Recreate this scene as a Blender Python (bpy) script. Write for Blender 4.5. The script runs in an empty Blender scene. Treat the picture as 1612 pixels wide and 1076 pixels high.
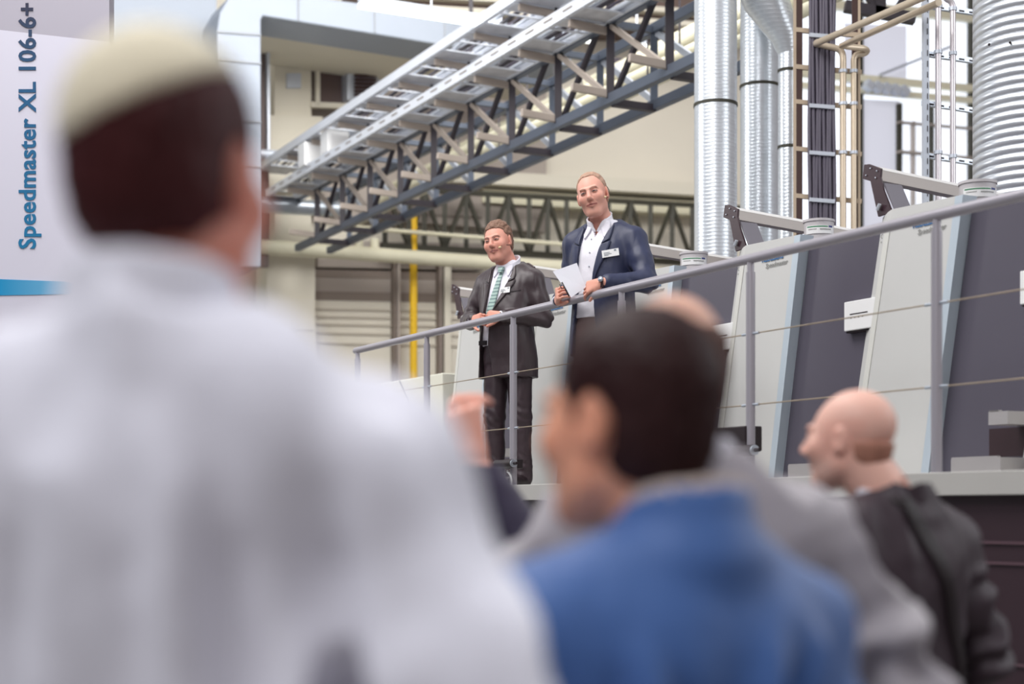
import bpy, bmesh, math, random
import numpy as np
from mathutils import Vector, Matrix, noise
from mathutils.bvhtree import BVHTree
random.seed(7)
sc = bpy.context.scene
# ---------------------------------------------------------------- camera, light, exposure
FPX, U0, V0, CAMZ = 2430.0, 806.0, 802.0, 1.45
cd = bpy.data.cameras.new('camera'); cam = bpy.data.objects.new('camera', cd)
sc.collection.objects.link(cam); sc.camera = cam
cam.location = (0, 0, CAMZ); cam.rotation_euler = (math.pi/2, 0, 0)
cd.sensor_width = 36; cd.lens = FPX/1612*36; cd.shift_y = (V0-538)/1612
cd.clip_start = .05; cd.clip_end = 200
cd.dof.use_dof = True; cd.dof.focus_distance = 9.3; cd.dof.aperture_fstop = 1.6
sc.view_settings.view_transform = 'Standard'; sc.view_settings.look = 'None'
sc.view_settings.exposure = 0.0; sc.view_settings.gamma = 1; sc.view_settings.use_curve_mapping = False
wd = bpy.data.worlds.new('world'); sc.world = wd; wd.use_nodes = True
wn = wd.node_tree; bg = wn.nodes['Background']
wtc = wn.nodes.new('ShaderNodeTexCoord'); wsx = wn.nodes.new('ShaderNodeSeparateXYZ'); wcr = wn.nodes.new('ShaderNodeValToRGB')
wn.links.new(wtc.outputs['Generated'], wsx.inputs[0]); wn.links.new(wsx.outputs['Z'], wcr.inputs[0]); wn.links.new(wcr.outputs[0], bg.inputs[0])
wcr.color_ramp.elements[0].color = (.42, .31, .32, 1); wcr.color_ramp.elements[0].position = 0.0
wcr.color_ramp.elements[1].color = (.97, .98, 1.0, 1); wcr.color_ramp.elements[1].position = .6
bg.inputs[1].default_value = .54
def area(name, loc, target, size, power, col=(1, 1, 1)):
    l = bpy.data.lights.new(name, 'AREA'); l.shape = 'RECTANGLE'; l.size, l.size_y = size; l.energy = power; l.color = col
    o = bpy.data.objects.new(name, l); sc.collection.objects.link(o); o.location = loc
    o.rotation_euler = (Vector(target)-Vector(loc)).to_track_quat('-Z', 'Y').to_euler(); return o
area('audience_fill_light', (-2.6, -.9, 7.4), (0, 2.6, 1), (3, 2), 285, (.98, .985, 1))  # unseen soft light added behind the camera to brighten the audience's backs
area('press_fill_light', (-3.0, 7.0, 9.5), (1, 10, 2.5), (6, 4), 760, (1, .98, .965))  # unseen overhead fill added for the press and speakers
area('far_hall_fill_light', (1.0, 15.5, 11.0), (0, 25, 3), (10, 5), 1500, (1, .985, .96))  # unseen overhead fill added to lift the far wall
area('left_fill_light', (-6.5, 13.0, 6.0), (1, 19, 5), (3, 3), 260, (1, 1, 1))  # unseen fill added at the left to brighten truss rails and portal
area('side_window_light', (9.5, 5.0, 6.5), (0, 6, 2), (5, 4), 330, (.93, .97, 1))
# ---------------------------------------------------------------- projection helpers (pixel of the photo -> point in the hall)
def at(u, v, Y): return Vector(((u-U0)/FPX*Y, Y, CAMZ+(V0-v)/FPX*Y))
DECK = CAMZ+.152
PR = Vector((.4767, -.879, 0)).normalized(); PN = Vector((.879, .4767, 0)).normalized(); PO = Vector((.008, 9.485, DECK))
def P(s, t, z): return PO + PR*s + PN*t + Vector((0, 0, z))
TD = Vector((-.4446, .8957, 0)).normalized(); TN = Vector((.8957, .4446, 0)).normalized(); TO = Vector((1.607, 13.75, CAMZ))
def Q(a, w, z): return TO + TD*a + TN*w + Vector((0, 0, z))
WO = at(430, 802, 25.0)
def W(u, v, off=0.0):
    "point of the far wall (moved off metres towards the camera) seen at pixel u, v"
    d = Vector(((u-U0)/FPX, 1, (V0-v)/FPX)); p0 = WO-TD*off; c = Vector((0, 0, CAMZ))
    return c + d*((p0-c).dot(TD)/d.dot(TD))
# ---------------------------------------------------------------- naming helpers
def tag(o, label=None, cat=None, group=None, kind=None):
    if label: o['label'] = label
    if cat: o['category'] = cat
    if group: o['group'] = group
    if kind: o['kind'] = kind
    return o
def thing(name, label, cat, loc=(0, 0, 0), rz=0, group=None):
    o = bpy.data.objects.new(name, None); sc.collection.objects.link(o); o.empty_display_size = .2
    o.location = loc; o.rotation_euler = (0, 0, rz)
    return tag(o, label, cat, group)
def wmat(o):
    return Matrix.Translation(o.location) @ o.rotation_euler.to_matrix().to_4x4()
def place(o, parent):
    if parent is not None:
        o.parent = parent
        if parent.type == 'EMPTY': o.matrix_parent_inverse = wmat(parent).inverted()
def mesh_obj(name, verts, faces, m, parent=None, smooth=False, bevel=0.0, col=None):
    me = bpy.data.meshes.new(name); me.from_pydata([tuple(v) for v in verts], [], faces); me.update()
    bm = bmesh.new(); bm.from_mesh(me); bmesh.ops.recalc_face_normals(bm, faces=bm.faces); bm.to_mesh(me); bm.free()
    o = bpy.data.objects.new(name, me); sc.collection.objects.link(o)
    if m: me.materials.append(m)
    if smooth:
        me.polygons.foreach_set('use_smooth', [True]*len(me.polygons))
    if bevel > 0:
        b = o.modifiers.new('bevel', 'BEVEL'); b.width = bevel; b.segments = 2; b.limit_method = 'ANGLE'; b.angle_limit = .6
    place(o, parent); return o
class MB:
    def __init__(s): s.v = []; s.f = []
    def add(s, vs, fs):
        n = len(s.v); s.v += [Vector(v) for v in vs]; s.f += [tuple(i+n for i in f) for f in fs]; return s
    def box(s, c, sz, ax=None):
        ax = ax or (Vector((1, 0, 0)), Vector((0, 1, 0)), Vector((0, 0, 1))); c = Vector(c)
        vs = [c+ax[0]*(i*sz[0]/2)+ax[1]*(j*sz[1]/2)+ax[2]*(k*sz[2]/2) for i in (-1, 1) for j in (-1, 1) for k in (-1, 1)]
        return s.add(vs, [(0, 1, 3, 2), (4, 6, 7, 5), (0, 4, 5, 1), (2, 3, 7, 6), (0, 2, 6, 4), (1, 5, 7, 3)])
    def bar(s, p0, p1, w, h, up=(0, 0, 1)):
        p0 = Vector(p0); p1 = Vector(p1); a = p1-p0; L = a.length; a = a/L; up = Vector(up)
        b = up.cross(a)
        if b.length < 1e-4: b = Vector((1, 0, 0)).cross(a)
        b.normalize(); c = a.cross(b)
        return s.box((p0+p1)/2, (L, w, h), (a, b, c))
    def prism(s, pts, ext):
        n = len(pts); ext = Vector(ext); pts = [Vector(p) for p in pts]
        return s.add(pts+[p+ext for p in pts], [tuple(range(n)), tuple(range(2*n-1, n-1, -1))]+[(i, (i+1) % n, n+(i+1) % n, n+i) for i in range(n)])
    def tube(s, pts, r, n=12, cap=True):
        pts = [Vector(p) for p in pts]; rs = r if isinstance(r, (list, tuple)) else [r]*len(pts)
        dirs = []
        for i in range(len(pts)):
            a = pts[max(i-1, 0)]; b = pts[min(i+1, len(pts)-1)]; dirs.append((b-a).normalized())
        ref = Vector((0, 0, 1)) if abs(dirs[0].z) < .9 else Vector((1, 0, 0))
        x = ref.cross(dirs[0]).normalized(); vs = []
        for p, d, rr in zip(pts, dirs, rs):
            x = (x-d*x.dot(d)).normalized(); y = d.cross(x)
            vs += [p+(x*math.cos(2*math.pi*k/n)+y*math.sin(2*math.pi*k/n))*rr for k in range(n)]
        fs = [(i*n+k, i*n+(k+1) % n, (i+1)*n+(k+1) % n, (i+1)*n+k) for i in range(len(pts)-1) for k in range(n)]
        if cap: fs += [tuple(range(n-1, -1, -1)), tuple(range((len(pts)-1)*n, len(pts)*n))]
        return s.add(vs, fs)
    def sphere(s, c, r, nu=16, nv=10, sc3=(1, 1, 1)):
        c = Vector(c); vs = []; 
        for j in range(nv+1):
            th = math.pi*j/nv
            for i in range(nu):
                ph = 2*math.pi*i/nu
                vs.append(c+Vector((r*sc3[0]*math.sin(th)*math.cos(ph), r*sc3[1]*math.sin(th)*math.sin(ph), r*sc3[2]*math.cos(th))))
        return s.add(vs, [(j*nu+i, j*nu+(i+1) % nu, (j+1)*nu+(i+1) % nu, (j+1)*nu+i) for j in range(nv) for i in range(nu)])
    def build(s, name, m, parent=None, smooth=False, bevel=0.0):
        return mesh_obj(name, s.v, s.f, m, parent, smooth, bevel)
def tube_obj(name, pts, r, m, parent=None, n=16): 
    o = MB().tube(pts, r, n).build(name, m, parent, True)
    e = o.modifiers.new('edge', 'EDGE_SPLIT'); e.split_angle = .9; return o
def struct(o): o['kind'] = 'structure'; return o
def arc(p0, c, p1, n=6):
    "bend: quadratic curve through a corner"
    p0, c, p1 = Vector(p0), Vector(c), Vector(p1)
    return [p0*(1-t)**2+c*2*t*(1-t)+p1*t*t for t in [i/n for i in range(n+1)]]
def text_obj(name, body, m, parent, origin, xdir, ydir, size, thick=.001, bold=0.0, spacing=1.0, shear=0.0, align='LEFT'):
    cu = bpy.data.curves.new(name, 'FONT'); cu.body = body; cu.size = size; cu.extrude = thick; cu.offset = bold; cu.space_character = spacing; cu.shear = shear; cu.align_x = align; cu.resolution_u = 3
    t = bpy.data.objects.new('t', cu); sc.collection.objects.link(t)
    bpy.context.view_layer.update()
    me = bpy.data.meshes.new_from_object(t.evaluated_get(bpy.context.evaluated_depsgraph_get()))
    bpy.data.objects.remove(t); me.name = name
    x = Vector(xdir).normalized(); y = Vector(ydir).normalized(); z = x.cross(y)
    M = Matrix((x, y, z)).transposed().to_4x4(); M.translation = Vector(origin); me.transform(M)
    me.materials.clear(); me.materials.append(m)
    o = bpy.data.objects.new(name, me); sc.collection.objects.link(o); place(o, parent); return o
def copy_tree(o, parent=None):
    c = o.copy(); sc.collection.objects.link(c)
    if parent is not None: c.parent = parent; c.matrix_parent_inverse = o.matrix_parent_inverse.copy()
    for ch in [x for x in sc.objects if x.parent == o]: copy_tree(ch, c)
    return c
# ---------------------------------------------------------------- materials
def lin(c): return tuple((x/255/12.92 if x/255 <= .04045 else ((x/255+.055)/1.055)**2.4) for x in c)
MATS = {}
def mat(name, rgb, rough=.6, metal=0.0, bump=0.0, bscale=60, var=0.0, vscale=4, emit=0.0, spec=.5, stretch=(1, 1, 1), attr=False, sheen=0.0, sss=0.0):
    if name in MATS: return MATS[name]
    m = bpy.data.materials.new(name); m.use_nodes = True; nt = m.node_tree; b = nt.nodes['Principled BSDF']
    c = lin(rgb)+(1,); b.inputs['Base Color'].default_value = c; b.inputs['Roughness'].default_value = rough; b.inputs['Metallic'].default_value = metal
    b.inputs['Specular IOR Level'].default_value = spec
    if sheen: b.inputs['Sheen Weight'].default_value = sheen; b.inputs['Sheen Roughness'].default_value = .5
    if sss:
        b.inputs['Subsurface Weight'].default_value = sss; b.inputs['Subsurface Radius'].default_value = (.012, .005, .003); b.inputs['Subsurface Scale'].default_value = 1
    tc = nt.nodes.new('ShaderNodeTexCoord'); mp = nt.nodes.new('ShaderNodeMapping'); mp.inputs['Scale'].default_value = stretch
    nt.links.new(tc.outputs['Object'], mp.inputs[0])
    src = None
    if attr:
        a = nt.nodes.new('ShaderNodeAttribute'); a.attribute_name = 'Col'; src = a.outputs['Color']; nt.links.new(src, b.inputs['Base Color'])
    if var > 0:
        n = nt.nodes.new('ShaderNodeTexNoise'); n.inputs['Scale'].default_value = vscale; n.inputs['Detail'].default_value = 4; nt.links.new(mp.outputs[0], n.inputs['Vector'])
        r = nt.nodes.new('ShaderNodeMapRange'); r.inputs[3].default_value = 1-var; r.inputs[4].default_value = 1+var; nt.links.new(n.outputs['Fac'], r.inputs[0])
        mx = nt.nodes.new('ShaderNodeVectorMath'); mx.operation = 'SCALE'
        if src is None: mx.inputs[0].default_value = c[:3]
        else: nt.links.new(src, mx.inputs[0])
        nt.links.new(r.outputs[0], mx.inputs['Scale']); nt.links.new(mx.outputs[0], b.inputs['Base Color'])
    if bump > 0:
        n2 = nt.nodes.new('ShaderNodeTexNoise'); n2.inputs['Scale'].default_value = bscale; n2.inputs['Detail'].default_value = 3; nt.links.new(mp.outputs[0], n2.inputs['Vector'])
        bp = nt.nodes.new('ShaderNodeBump'); bp.inputs['Strength'].default_value = bump; bp.inputs['Distance'].default_value = .01; nt.links.new(n2.outputs['Fac'], bp.inputs['Height']); nt.links.new(bp.outputs[0], b.inputs['Normal'])
    if emit > 0:
        b.inputs['Emission Color'].default_value = c; b.inputs['Emission Strength'].default_value = emit
    MATS[name] = m; return m
def ribbed(name, rgb, period, rough=.35, metal=.8, tilt=.02, strength=.5):
    "galvanised spiral duct: rolled seams as a bump wave running round the tube"
    m = mat(name, rgb, rough, metal, var=.10, vscale=9, stretch=(1, 1, 2.5)); nt = m.node_tree; b = nt.nodes['Principled BSDF']
    tc = nt.nodes.new('ShaderNodeTexCoord'); w = nt.nodes.new('ShaderNodeTexWave'); w.bands_direction = 'Z'; w.wave_profile = 'SIN'
    w.inputs['Scale'].default_value = .314/period; w.inputs['Distortion'].default_value = 0
    nt.links.new(tc.outputs['Object'], w.inputs['Vector'])
    pw = nt.nodes.new('ShaderNodeMath'); pw.operation = 'POWER'; pw.inputs[1].default_value = 5; nt.links.new(w.outputs['Fac'], pw.inputs[0])
    bp = nt.nodes.new('ShaderNodeBump'); bp.inputs['Strength'].default_value = strength; bp.inputs['Distance'].default_value = .008
    nt.links.new(pw.outputs[0], bp.inputs['Height']); nt.links.new(bp.outputs[0], b.inputs['Normal']); return m
# ---------------------------------------------------------------- hall shell
M_floor = mat('floor_paint', (120, 118, 116), .5, var=.08, bump=.05)
M_cream = mat('cream_paint', (214, 208, 192), .7, var=.05, vscale=1.5)
M_beige = mat('beige_wall', (218, 212, 198), .8, var=.06, vscale=.8)
M_taupe = mat('taupe_wall', (168, 158, 150), .8, var=.05, vscale=.8)
M_dkband = mat('dark_band', (134, 122, 114), .8)  # darker grey-brown for wall bands, posts and tray slots
M_olive = mat('olive_steel', (52, 50, 38), .6)
M_dk = mat('dark_steel', (48, 42, 50), .5, var=.1)
M_dkgrey = mat('blue_grey_steel', (88, 96, 110), .45, metal=.2, var=.1)
M_galv = mat('galvanised', (200, 208, 218), .35, metal=.75, var=.12, vscale=14)
M_galvpaint = mat('pale_steel', (196, 202, 212), .4, metal=.3, var=.06)
M_arm = mat('beige_steel_arm', (176, 164, 154), .5, metal=.2)
M_black = mat('black_plastic', (34, 22, 26), .45)
M_white = mat('white_plastic', (232, 232, 232), .5)
M_portal = mat('portal_cladding', (158, 166, 178), .55, metal=.1, var=.05, vscale=2)
M_lamp = mat('lamp_tube', (250, 255, 248), .5, emit=2.6)
M_glass = mat('bright_glazing', (226, 232, 242), .4, emit=1.0)
M_glass2 = mat('frosted_glazing', (202, 204, 216), .4, emit=.5)
M_brown = mat('brown_tinted_glass', (92, 76, 74), .25)
M_yellow = mat('yellow_paint', (232, 186, 22), .5)
M_cream_pipe = mat('cream_pipe', (222, 217, 192), .45, var=.05)
M_black_rubber = mat('cable_sheath', (86, 80, 94), .45)
b = MB(); b.box((2, 12, -.05), (44, 60, .1)); struct(b.build('floor', M_floor))
def wquad(mb, u0, v0, u1, v1, off, depth, slope=0.0):
    "box on the far wall covering a pixel rectangle; its depth runs back towards the wall"
    p = [W(u0, v0, off), W(u1, v0+(u1-u0)*slope, off), W(u1, v1+(u1-u0)*slope, off), W(u0, v1, off)]
    mb.prism(p, TD*depth)
def wbox(name, u0, v0, u1, v1, off, depth, m, slope=0.0, parent=None, bevel=.0):
    b = MB(); wquad(b, u0, v0, u1, v1, off, depth, slope); return b.build(name, m, parent, bevel=bevel)
b = MB()
p0 = W(-900, 802, 0); p1 = W(1255, 802, 0); z0, z1 = -1.45-CAMZ+CAMZ, 16
b.prism([Vector((p0.x, p0.y, 0)), Vector((p1.x, p1.y, 0)), Vector((p1.x, p1.y, 16)), Vector((p0.x, p0.y, 16))], TD*.3)
struct(b.build('wall_back', M_beige))
# long left wall
wl = p0; b = MB(); b.prism([Vector((-9.5, -6, 0)), Vector((wl.x-.5, wl.y, 0)), Vector((wl.x-.5, wl.y, 16)), Vector((-9.5, -6, 16))], (-.3, 0, 0)); struct(b.build('wall_left', M_portal))
# glazed end of the hall on the right: bright panes between olive mullions
b = MB(); q0 = W(1255, 802, 0); q1 = W(2300, 802, 0)
b.prism([Vector((q0.x, q0.y, 0)), Vector((q1.x, q1.y, 0)), Vector((q1.x, q1.y, 4.3)), Vector((q0.x, q0.y, 4.3))], TD*.3); struct(b.build('wall_right', M_cream))
win = thing('window_1', None, None, W(1430, 802, 0)); win['kind'] = 'structure'
wquadr = lambda n, u0, v0, u1, v1, off, d, m, s=.0: wbox(n, u0, v0, u1, v1, off, d, m, s, win)
wquadr('pane', 1255, -260, 2100, 560, 0, .05, M_glass)
wquadr('frosted_panel', 1330, 36, 1427, 132, .10, .03, M_glass2, .05)
wquadr('frosted_panel', 1358, 156, 1416, 420, .10, .03, M_glass2, .05)
for u, v, v2, w_ in ((1357, -200, 560, 5), (1418, 162, 420, 5), (1440, 190, 420, 2), (1469, 165, 420, 3), (1531, -200, 420, 4)):
    wquadr('mullion', u-w_/2, v, u+w_/2, v2, .2, .12, M_olive if w_ > 2 else M_taupe)
for u, v, u2, h, m in ((1255, 108, 1545, 10, M_cream_pipe), (1255, 128, 1545, 8, M_cream_pipe), (1418, 190, 1540, 2, M_taupe), (1418, 236, 1540, 3, M_taupe), (1255, -6, 1545, 14, M_cream_pipe), (1255, 372, 1545, 10, M_taupe)):
    wquadr('transom', u, v, u2, v+h, .3, .15, m, .09)
b = MB(); b.bar(W(1385, 118, .4), W(1500, 72, .4), .06, .05); b.build('brace', M_galv, win)
for i in range(5): 
    b = MB(); b.bar(W(1362+i*14, 131+i*2.2, .5), W(1372+i*14, 139+i*2.2, .5), .16, .16); b.build('bracket', M_galvpaint, win)
# upper wall band, ledges and ceiling strip
struct(wbox('trim_1', 640, 262, 1130, 282, .6, .6, M_cream, .055))
struct(wbox('trim_2', 760, 296, 1130, 318, .35, .35, M_cream_pipe, .06))
struct(wbox('trim_3', 560, 296, 760, 330, .3, .3, M_taupe, .06))
# dark roof strip with two cream rails at the top
struct(wbox('wall_left_upper', -400, -420, 341, 58, 1.6, 1.5, M_portal, .03))
struct(wbox('ceiling', 590, -420, 1255, 14, 1.5, 1.5, mat('brown_roof', (98, 82, 76), .8), .03))
struct(wbox('trim_4', 640, 6, 1140, 14, 1.7, .2, M_cream, .06))
struct(wbox('trim_5', 600, -16, 1140, -8, 1.7, .2, M_cream, .06))
# ---- clad portal on the left (projects 3 m from the wall)
OFF = 3.0
b = MB()
outer = [W(341, 420, OFF), W(341, 52, OFF), W(346, 20, OFF), W(360, -4, OFF), W(382, -20, OFF), W(900, 50, OFF), W(900, 104, OFF), W(414, 25, OFF), W(411, 31, OFF), W(411, 420, OFF)]
b.prism([outer[i] for i in range(len(outer))], TD*.9)
struct(b.build('trim_6', M_portal, bevel=.02))
b = MB()
for v in (52, 97, 190, 260): b.bar(W(341, v-2, OFF+.01), W(411, v+3, OFF+.01), .02, .025)
pass
for u, v0, v1 in ((470, -10, 33), (590, 8, 51), (700, 22, 67)): b.bar(W(u, v0, OFF+.01), W(u, v1, OFF+.01), .02, .02)
struct(b.build('trim_7', mat('seam_grey', (150, 154, 160), .6)))
# gallery soffit and recess behind the portal
b = MB(); b.prism([W(414, 26, OFF-.1), W(900, 106, OFF-.1), W(900, 106, OFF-.1)-TD*0+TD*2.2, W(414, 26, OFF-.1)+TD*2.2], (0, 0, .08)); struct(b.build('trim_8', M_cream))
struct(wbox('wall_recess', 412, 20, 860, 330, .25, .2, M_taupe, .08))
struct(wbox('trim_9', 432, 20, 490, 420, .7, .5, M_cream, .03))
struct(wbox('trim_10', 411, 20, 423, 420, 1.2, .1, mat('brown_post', (110, 96, 92), .6)))
struct(wbox('trim_11', 421, 30, 425, 236, 1.3, .1, M_galvpaint))
w2 = thing('window_2', None, None, W(520, 802, .8)); w2['kind'] = 'structure'
wbox('pane', 490, 40, 543, 166, .6, .05, M_brown, .05, w2)
for a in ((498, 40, 504, 166), (490, 160, 548, 168)): wbox('frame', *a, .75, .12, M_cream, .04, w2)
struct(wbox('trim_12', 395, 180, 508, 300, .8, .3, M_cream, .03))
t = thing('ventilation_hood', 'cream ventilation box with dark louvred opening on the upper wall left of the truss', 'vent', W(570, 160, .5))
wbox('housing', 543, 66, 592, 100, .9, .5, M_cream, .05, t, .02)
wbox('frame', 547, 96, 598, 157, .85, .4, M_galvpaint, .03, t, .02)
b = MB()
for i in range(9): b.bar(W(558, 101+i*6, .92), W(592, 102+i*6, .92), .05, .035)
b.build('louvre', mat('louvre_brown', (60, 30, 28), .5), t)
tag(wbox('switch_plate', 452, 115, 474, 138, .75, .05, M_galvpaint), 'small pale square plate high on the cream column near the portal', 'switch plate')
# lower far wall: sectional panels between posts
lw = [(500, 378, 760, 420, M_taupe, 0.35), (495, 424, 760, 436, M_dkband, .36), (495, 436, 760, 458, M_taupe, .35), (495, 458, 760, 472, M_dkband, .36), (495, 472, 760, 700, M_beige, .35)]
for i, (u0, v0, u1, v1, m, o_) in enumerate(lw): struct(wbox('wall_panel_%d' % (i+1), u0, v0, u1, v1, o_, .2, m, .02))
b = MB()
for v in (486, 498, 510, 524, 540): b.bar(W(495, v, .37), W(760, v+5, .37), .02, .03)
struct(b.build('trim_13', mat('seam_taupe', (190, 182, 168), .8)))
for i, (u, w_, m) in enumerate(((628, 5, M_taupe), (694, 5, M_dkband), (705, 10, M_cream), (622, 3, M_dkband))): struct(wbox('trim_%d' % (14+i), u-w_/2, 408, u+w_/2, 700, .5, .15, m))
struct(wbox('trim_18', 420, 384, 496, 700, .9, .6, M_cream, .03))
struct(wbox('trim_19', 423, 470, 494, 520, .93, .1, M_beige))
tag(tube_obj('gas_pipe', [W(651, 330, .75), W(651, 720, .75)], .062, M_yellow), 'bright yellow vertical pipe on the far wall left of the grey-suited speaker', 'pipe')
t = thing('pipe_main', 'thick cream pipe running across the far wall below the dark lattice girder', 'pipe', W(650, 395, 1.2))
tube_obj('pipe', [W(380, 386, 1.2), W(1250, 446, 1.2)], .115, M_cream_pipe, t)
for u in (565, 590, 800): tube_obj('branch', [W(u, 398, 1.2), W(u, 376, 1.2)], .07, M_cream_pipe, t)
tag(tube_obj('conduit', [W(560, 358, 1.0), W(1110, 402, 1.0)], .035, M_cream_pipe), 'thin cream conduit crossing in front of the dark lattice girder', 'pipe')
# dark lattice girder
def lattice(name, label, u0, u1, vt, vb, slope, off, bays, m):
    t = thing(name, label, 'girder', W((u0+u1)/2, (vt+vb)/2, off))
    f = lambda u, v: W(u, v+(u-u0)*slope, off)
    for v, h in ((vt, .07), (vb, .10)): MB().bar(f(u0, v), f(u1, v), .09, h).build('chord', m, t)
    for i, u in enumerate(bays):
        MB().bar(f(u, vt), f(u, vb), .075, .08).build('post', m, t)
        if i+1 < len(bays):
            un = bays[i+1]; a, c = (vt, vb) if i % 2 == 0 else (vb, vt)
            MB().bar(f(u, a), f(un, c), .06, .06).build('diagonal', m, t)
    return t
lattice('lattice_girder', 'dark olive lattice girder on the far wall behind the two speakers', 600, 1240, 296, 387, .055, .75, [606, 644, 668, 700, 734, 768, 800, 833, 862, 892, 925, 958, 992, 1024, 1058, 1090], M_olive)
b = MB()
for u, v, u2, h in ((455, 300, 640, 24),): pass
t = thing('silver_duct', 'horizontal silver duct at the far left end of the truss', 'duct', W(470, 325, 1.4))
tube_obj('pipe', [W(300, 316, 1.5), W(545, 330, 1.5)], .12, M_galv, t)
tag(tube_obj('silver_pipe', [W(380, 240, 1.6), W(480, 246, 1.6)], .07, M_galvpaint), 'short pale pipe entering the cream junction boxes from the left', 'pipe')
# cream pipes running parallel to the truss on its far side
for i, (w_, z, r_) in enumerate(((1.0, 4.5, .06), (1.4, 4.85, .07), (1.8, 5.2, .08), (2.2, 5.15, .05), (2.7, 5.75, .11))):
    tag(tube_obj('overhead_pipe', [Q(-4, w_, z), Q(11.5, w_, z)], r_, M_cream_pipe, n=12), 'cream overhead pipe running beside the truss, ' + ('nearest to it', 'second from it', 'highest of the five', 'fourth from it', 'thickest and farthest')[i], 'pipe', 'cream pipes behind the truss')
for i, a in enumerate((2.4, 6.0, 9.0)):
    b = MB(); b.bar(Q(a, .9, 5.9), Q(a, 3.1, 5.9), .08, .08); b.bar(Q(a, 2.0, 5.9), Q(a, 2.0, 9), .06, .06)
    for w_, z in ((1.0, 4.5), (1.4, 4.85), (1.8, 5.2), (2.2, 5.15)): b.bar(Q(a, w_, z), Q(a, w_, 5.9), .02, .02)
    tag(b.build('pipe_hanger', M_dk), 'dark hanger carrying the cream pipes, ' + ('near', 'middle', 'far')[i] + ' one', 'hanger', 'hangers of the cream pipes')
# ---------------------------------------------------------------- truss with cable trays
tr = thing('truss_bridge', 'long dark steel box truss crossing overhead from far left to upper right', 'truss', Q(3, 0, 4.0))
SP = 1.077; A0 = .38; ks = list(range(0, 10))
for z in (4.0, 4.76):
    for w_ in (0, .51):
        MB().bar(Q(-.4, w_, z), Q(11.0, w_, z), .085, .10).build('chord', M_dkgrey, tr, bevel=.008)
for k in ks:
    a = A0+SP*k
    MB().bar(Q(a, 0, 4.0), Q(a, 0, 5.2), .09, .075).build('post', M_dk, tr)
    MB().bar(Q(a+.02, .51, 4.0), Q(a+.02, .51, 4.78), .08, .07).build('post', M_dkgrey, tr)
    MB().bar(Q(a, 0.03, 3.97), Q(a, .5, 3.97), .07, .07).build('cross_member', M_dk, tr)
    MB().bar(Q(a, 0.03, 4.74), Q(a, .5, 4.74), .06, .06).build('cross_member', M_dkgrey, tr)
    if k < ks[-1]:
        MB().bar(Q(a, -.01, 4.03), Q(a+SP, -.01, 4.73), .045, .05).build('diagonal', M_arm, tr)
        MB().bar(Q(a+SP, .05, 4.05), Q(a+.35, .05, 4.75), .045, .05).build('diagonal', M_dk, tr)
        MB().bar(Q(a, .52, 4.03), Q(a+SP, .52, 4.73), .045, .06).build('diagonal', M_galvpaint, tr)
    for z, L_, z2 in ((4.05, .43, 0), (4.66, .46, 0), (5.13, .46, 0)):
        MB().bar(Q(a, -.04, z), Q(a, -L_, z+.02), .045, .075).build('bracket_arm', M_arm, tr, bevel=.006)
M_tray = mat('tray_steel', (222, 226, 234), .4, metal=.2, var=.08)
def tray(label, w0, w1, z, a0, a1, cab):
    t = thing('cable_tray', label, 'cable tray', Q((a0+a1)/2, (w0+w1)/2, z))
    for w_ in (w0, w1):
        b = MB(); b.bar(Q(a0, w_, z), Q(a1, w_, z), .022, .10); b.bar(Q(a0, w_+.012, z+.05), Q(a1, w_+.012, z+.05), .05, .012); b.bar(Q(a0, w_+.012, z-.05), Q(a1, w_+.012, z-.05), .05, .012)
        b.build('side_rail', M_tray, t)
    for q_ in range(11): MB().prism([Q(A0+SP*q_-.35, w0+.01, z-.045), Q(A0+SP*q_+.28, w0+.01, z-.045), Q(A0+SP*q_+.28, w1-.01, z-.045), Q(A0+SP*q_-.35, w1-.01, z-.045)], (0, 0, .004)).build('bottom_sheet', mat('tray_sheet', (206, 206, 210), .45, metal=.1, var=.3, vscale=9), t)
    for i in range(int((a1-a0)/.36)):
        MB().bar(Q(a0+.1+i*.36, w0, z-.055), Q(a0+.1+i*.36, w1, z-.055), .03, .015).build('rung', M_tray, t)
    for j in range(cab):
        pts = [Q(a0+k*.5, w0+.07+j*(w1-w0-.12)/max(cab-1, 1)+.012*math.sin(k*1.3+j), z+.0+.01*math.sin(k*.9+2*j)) for k in range(int((a1-a0)/.5)+1)]
        tag(tube_obj('tray_cable', pts, .014+.004*(j % 3), (M_black_rubber, M_galvpaint, M_dk)[j % 3], n=8), 'cable %s in the %s' % (('at the left edge', 'second from the left', 'in the middle', 'second from the right', 'at the right edge')[j], 'upper cable tray' if z > 5 else 'lower cable tray'), 'cable', 'cables lying in the trays')
    return t
tray('upper silver cable ladder tray carried on the highest truss arms', -.52, -.02, 5.24, -.45, 11.2, 5)
tray('lower silver cable tray with slotted rail on the truss arms', -.5, -.06, 4.78, -.45, 11.0, 5)
b = MB()
for k in range(28): b.bar(Q(-.3+k*.4, -.514, 4.79), Q(-.12+k*.4, -.514, 4.79), .006, .012)
o = b.build('slot', M_dkband, [x for x in sc.objects if x.name == 'cable_tray.001'][0]); o['kind'] = 'stuff'
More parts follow.
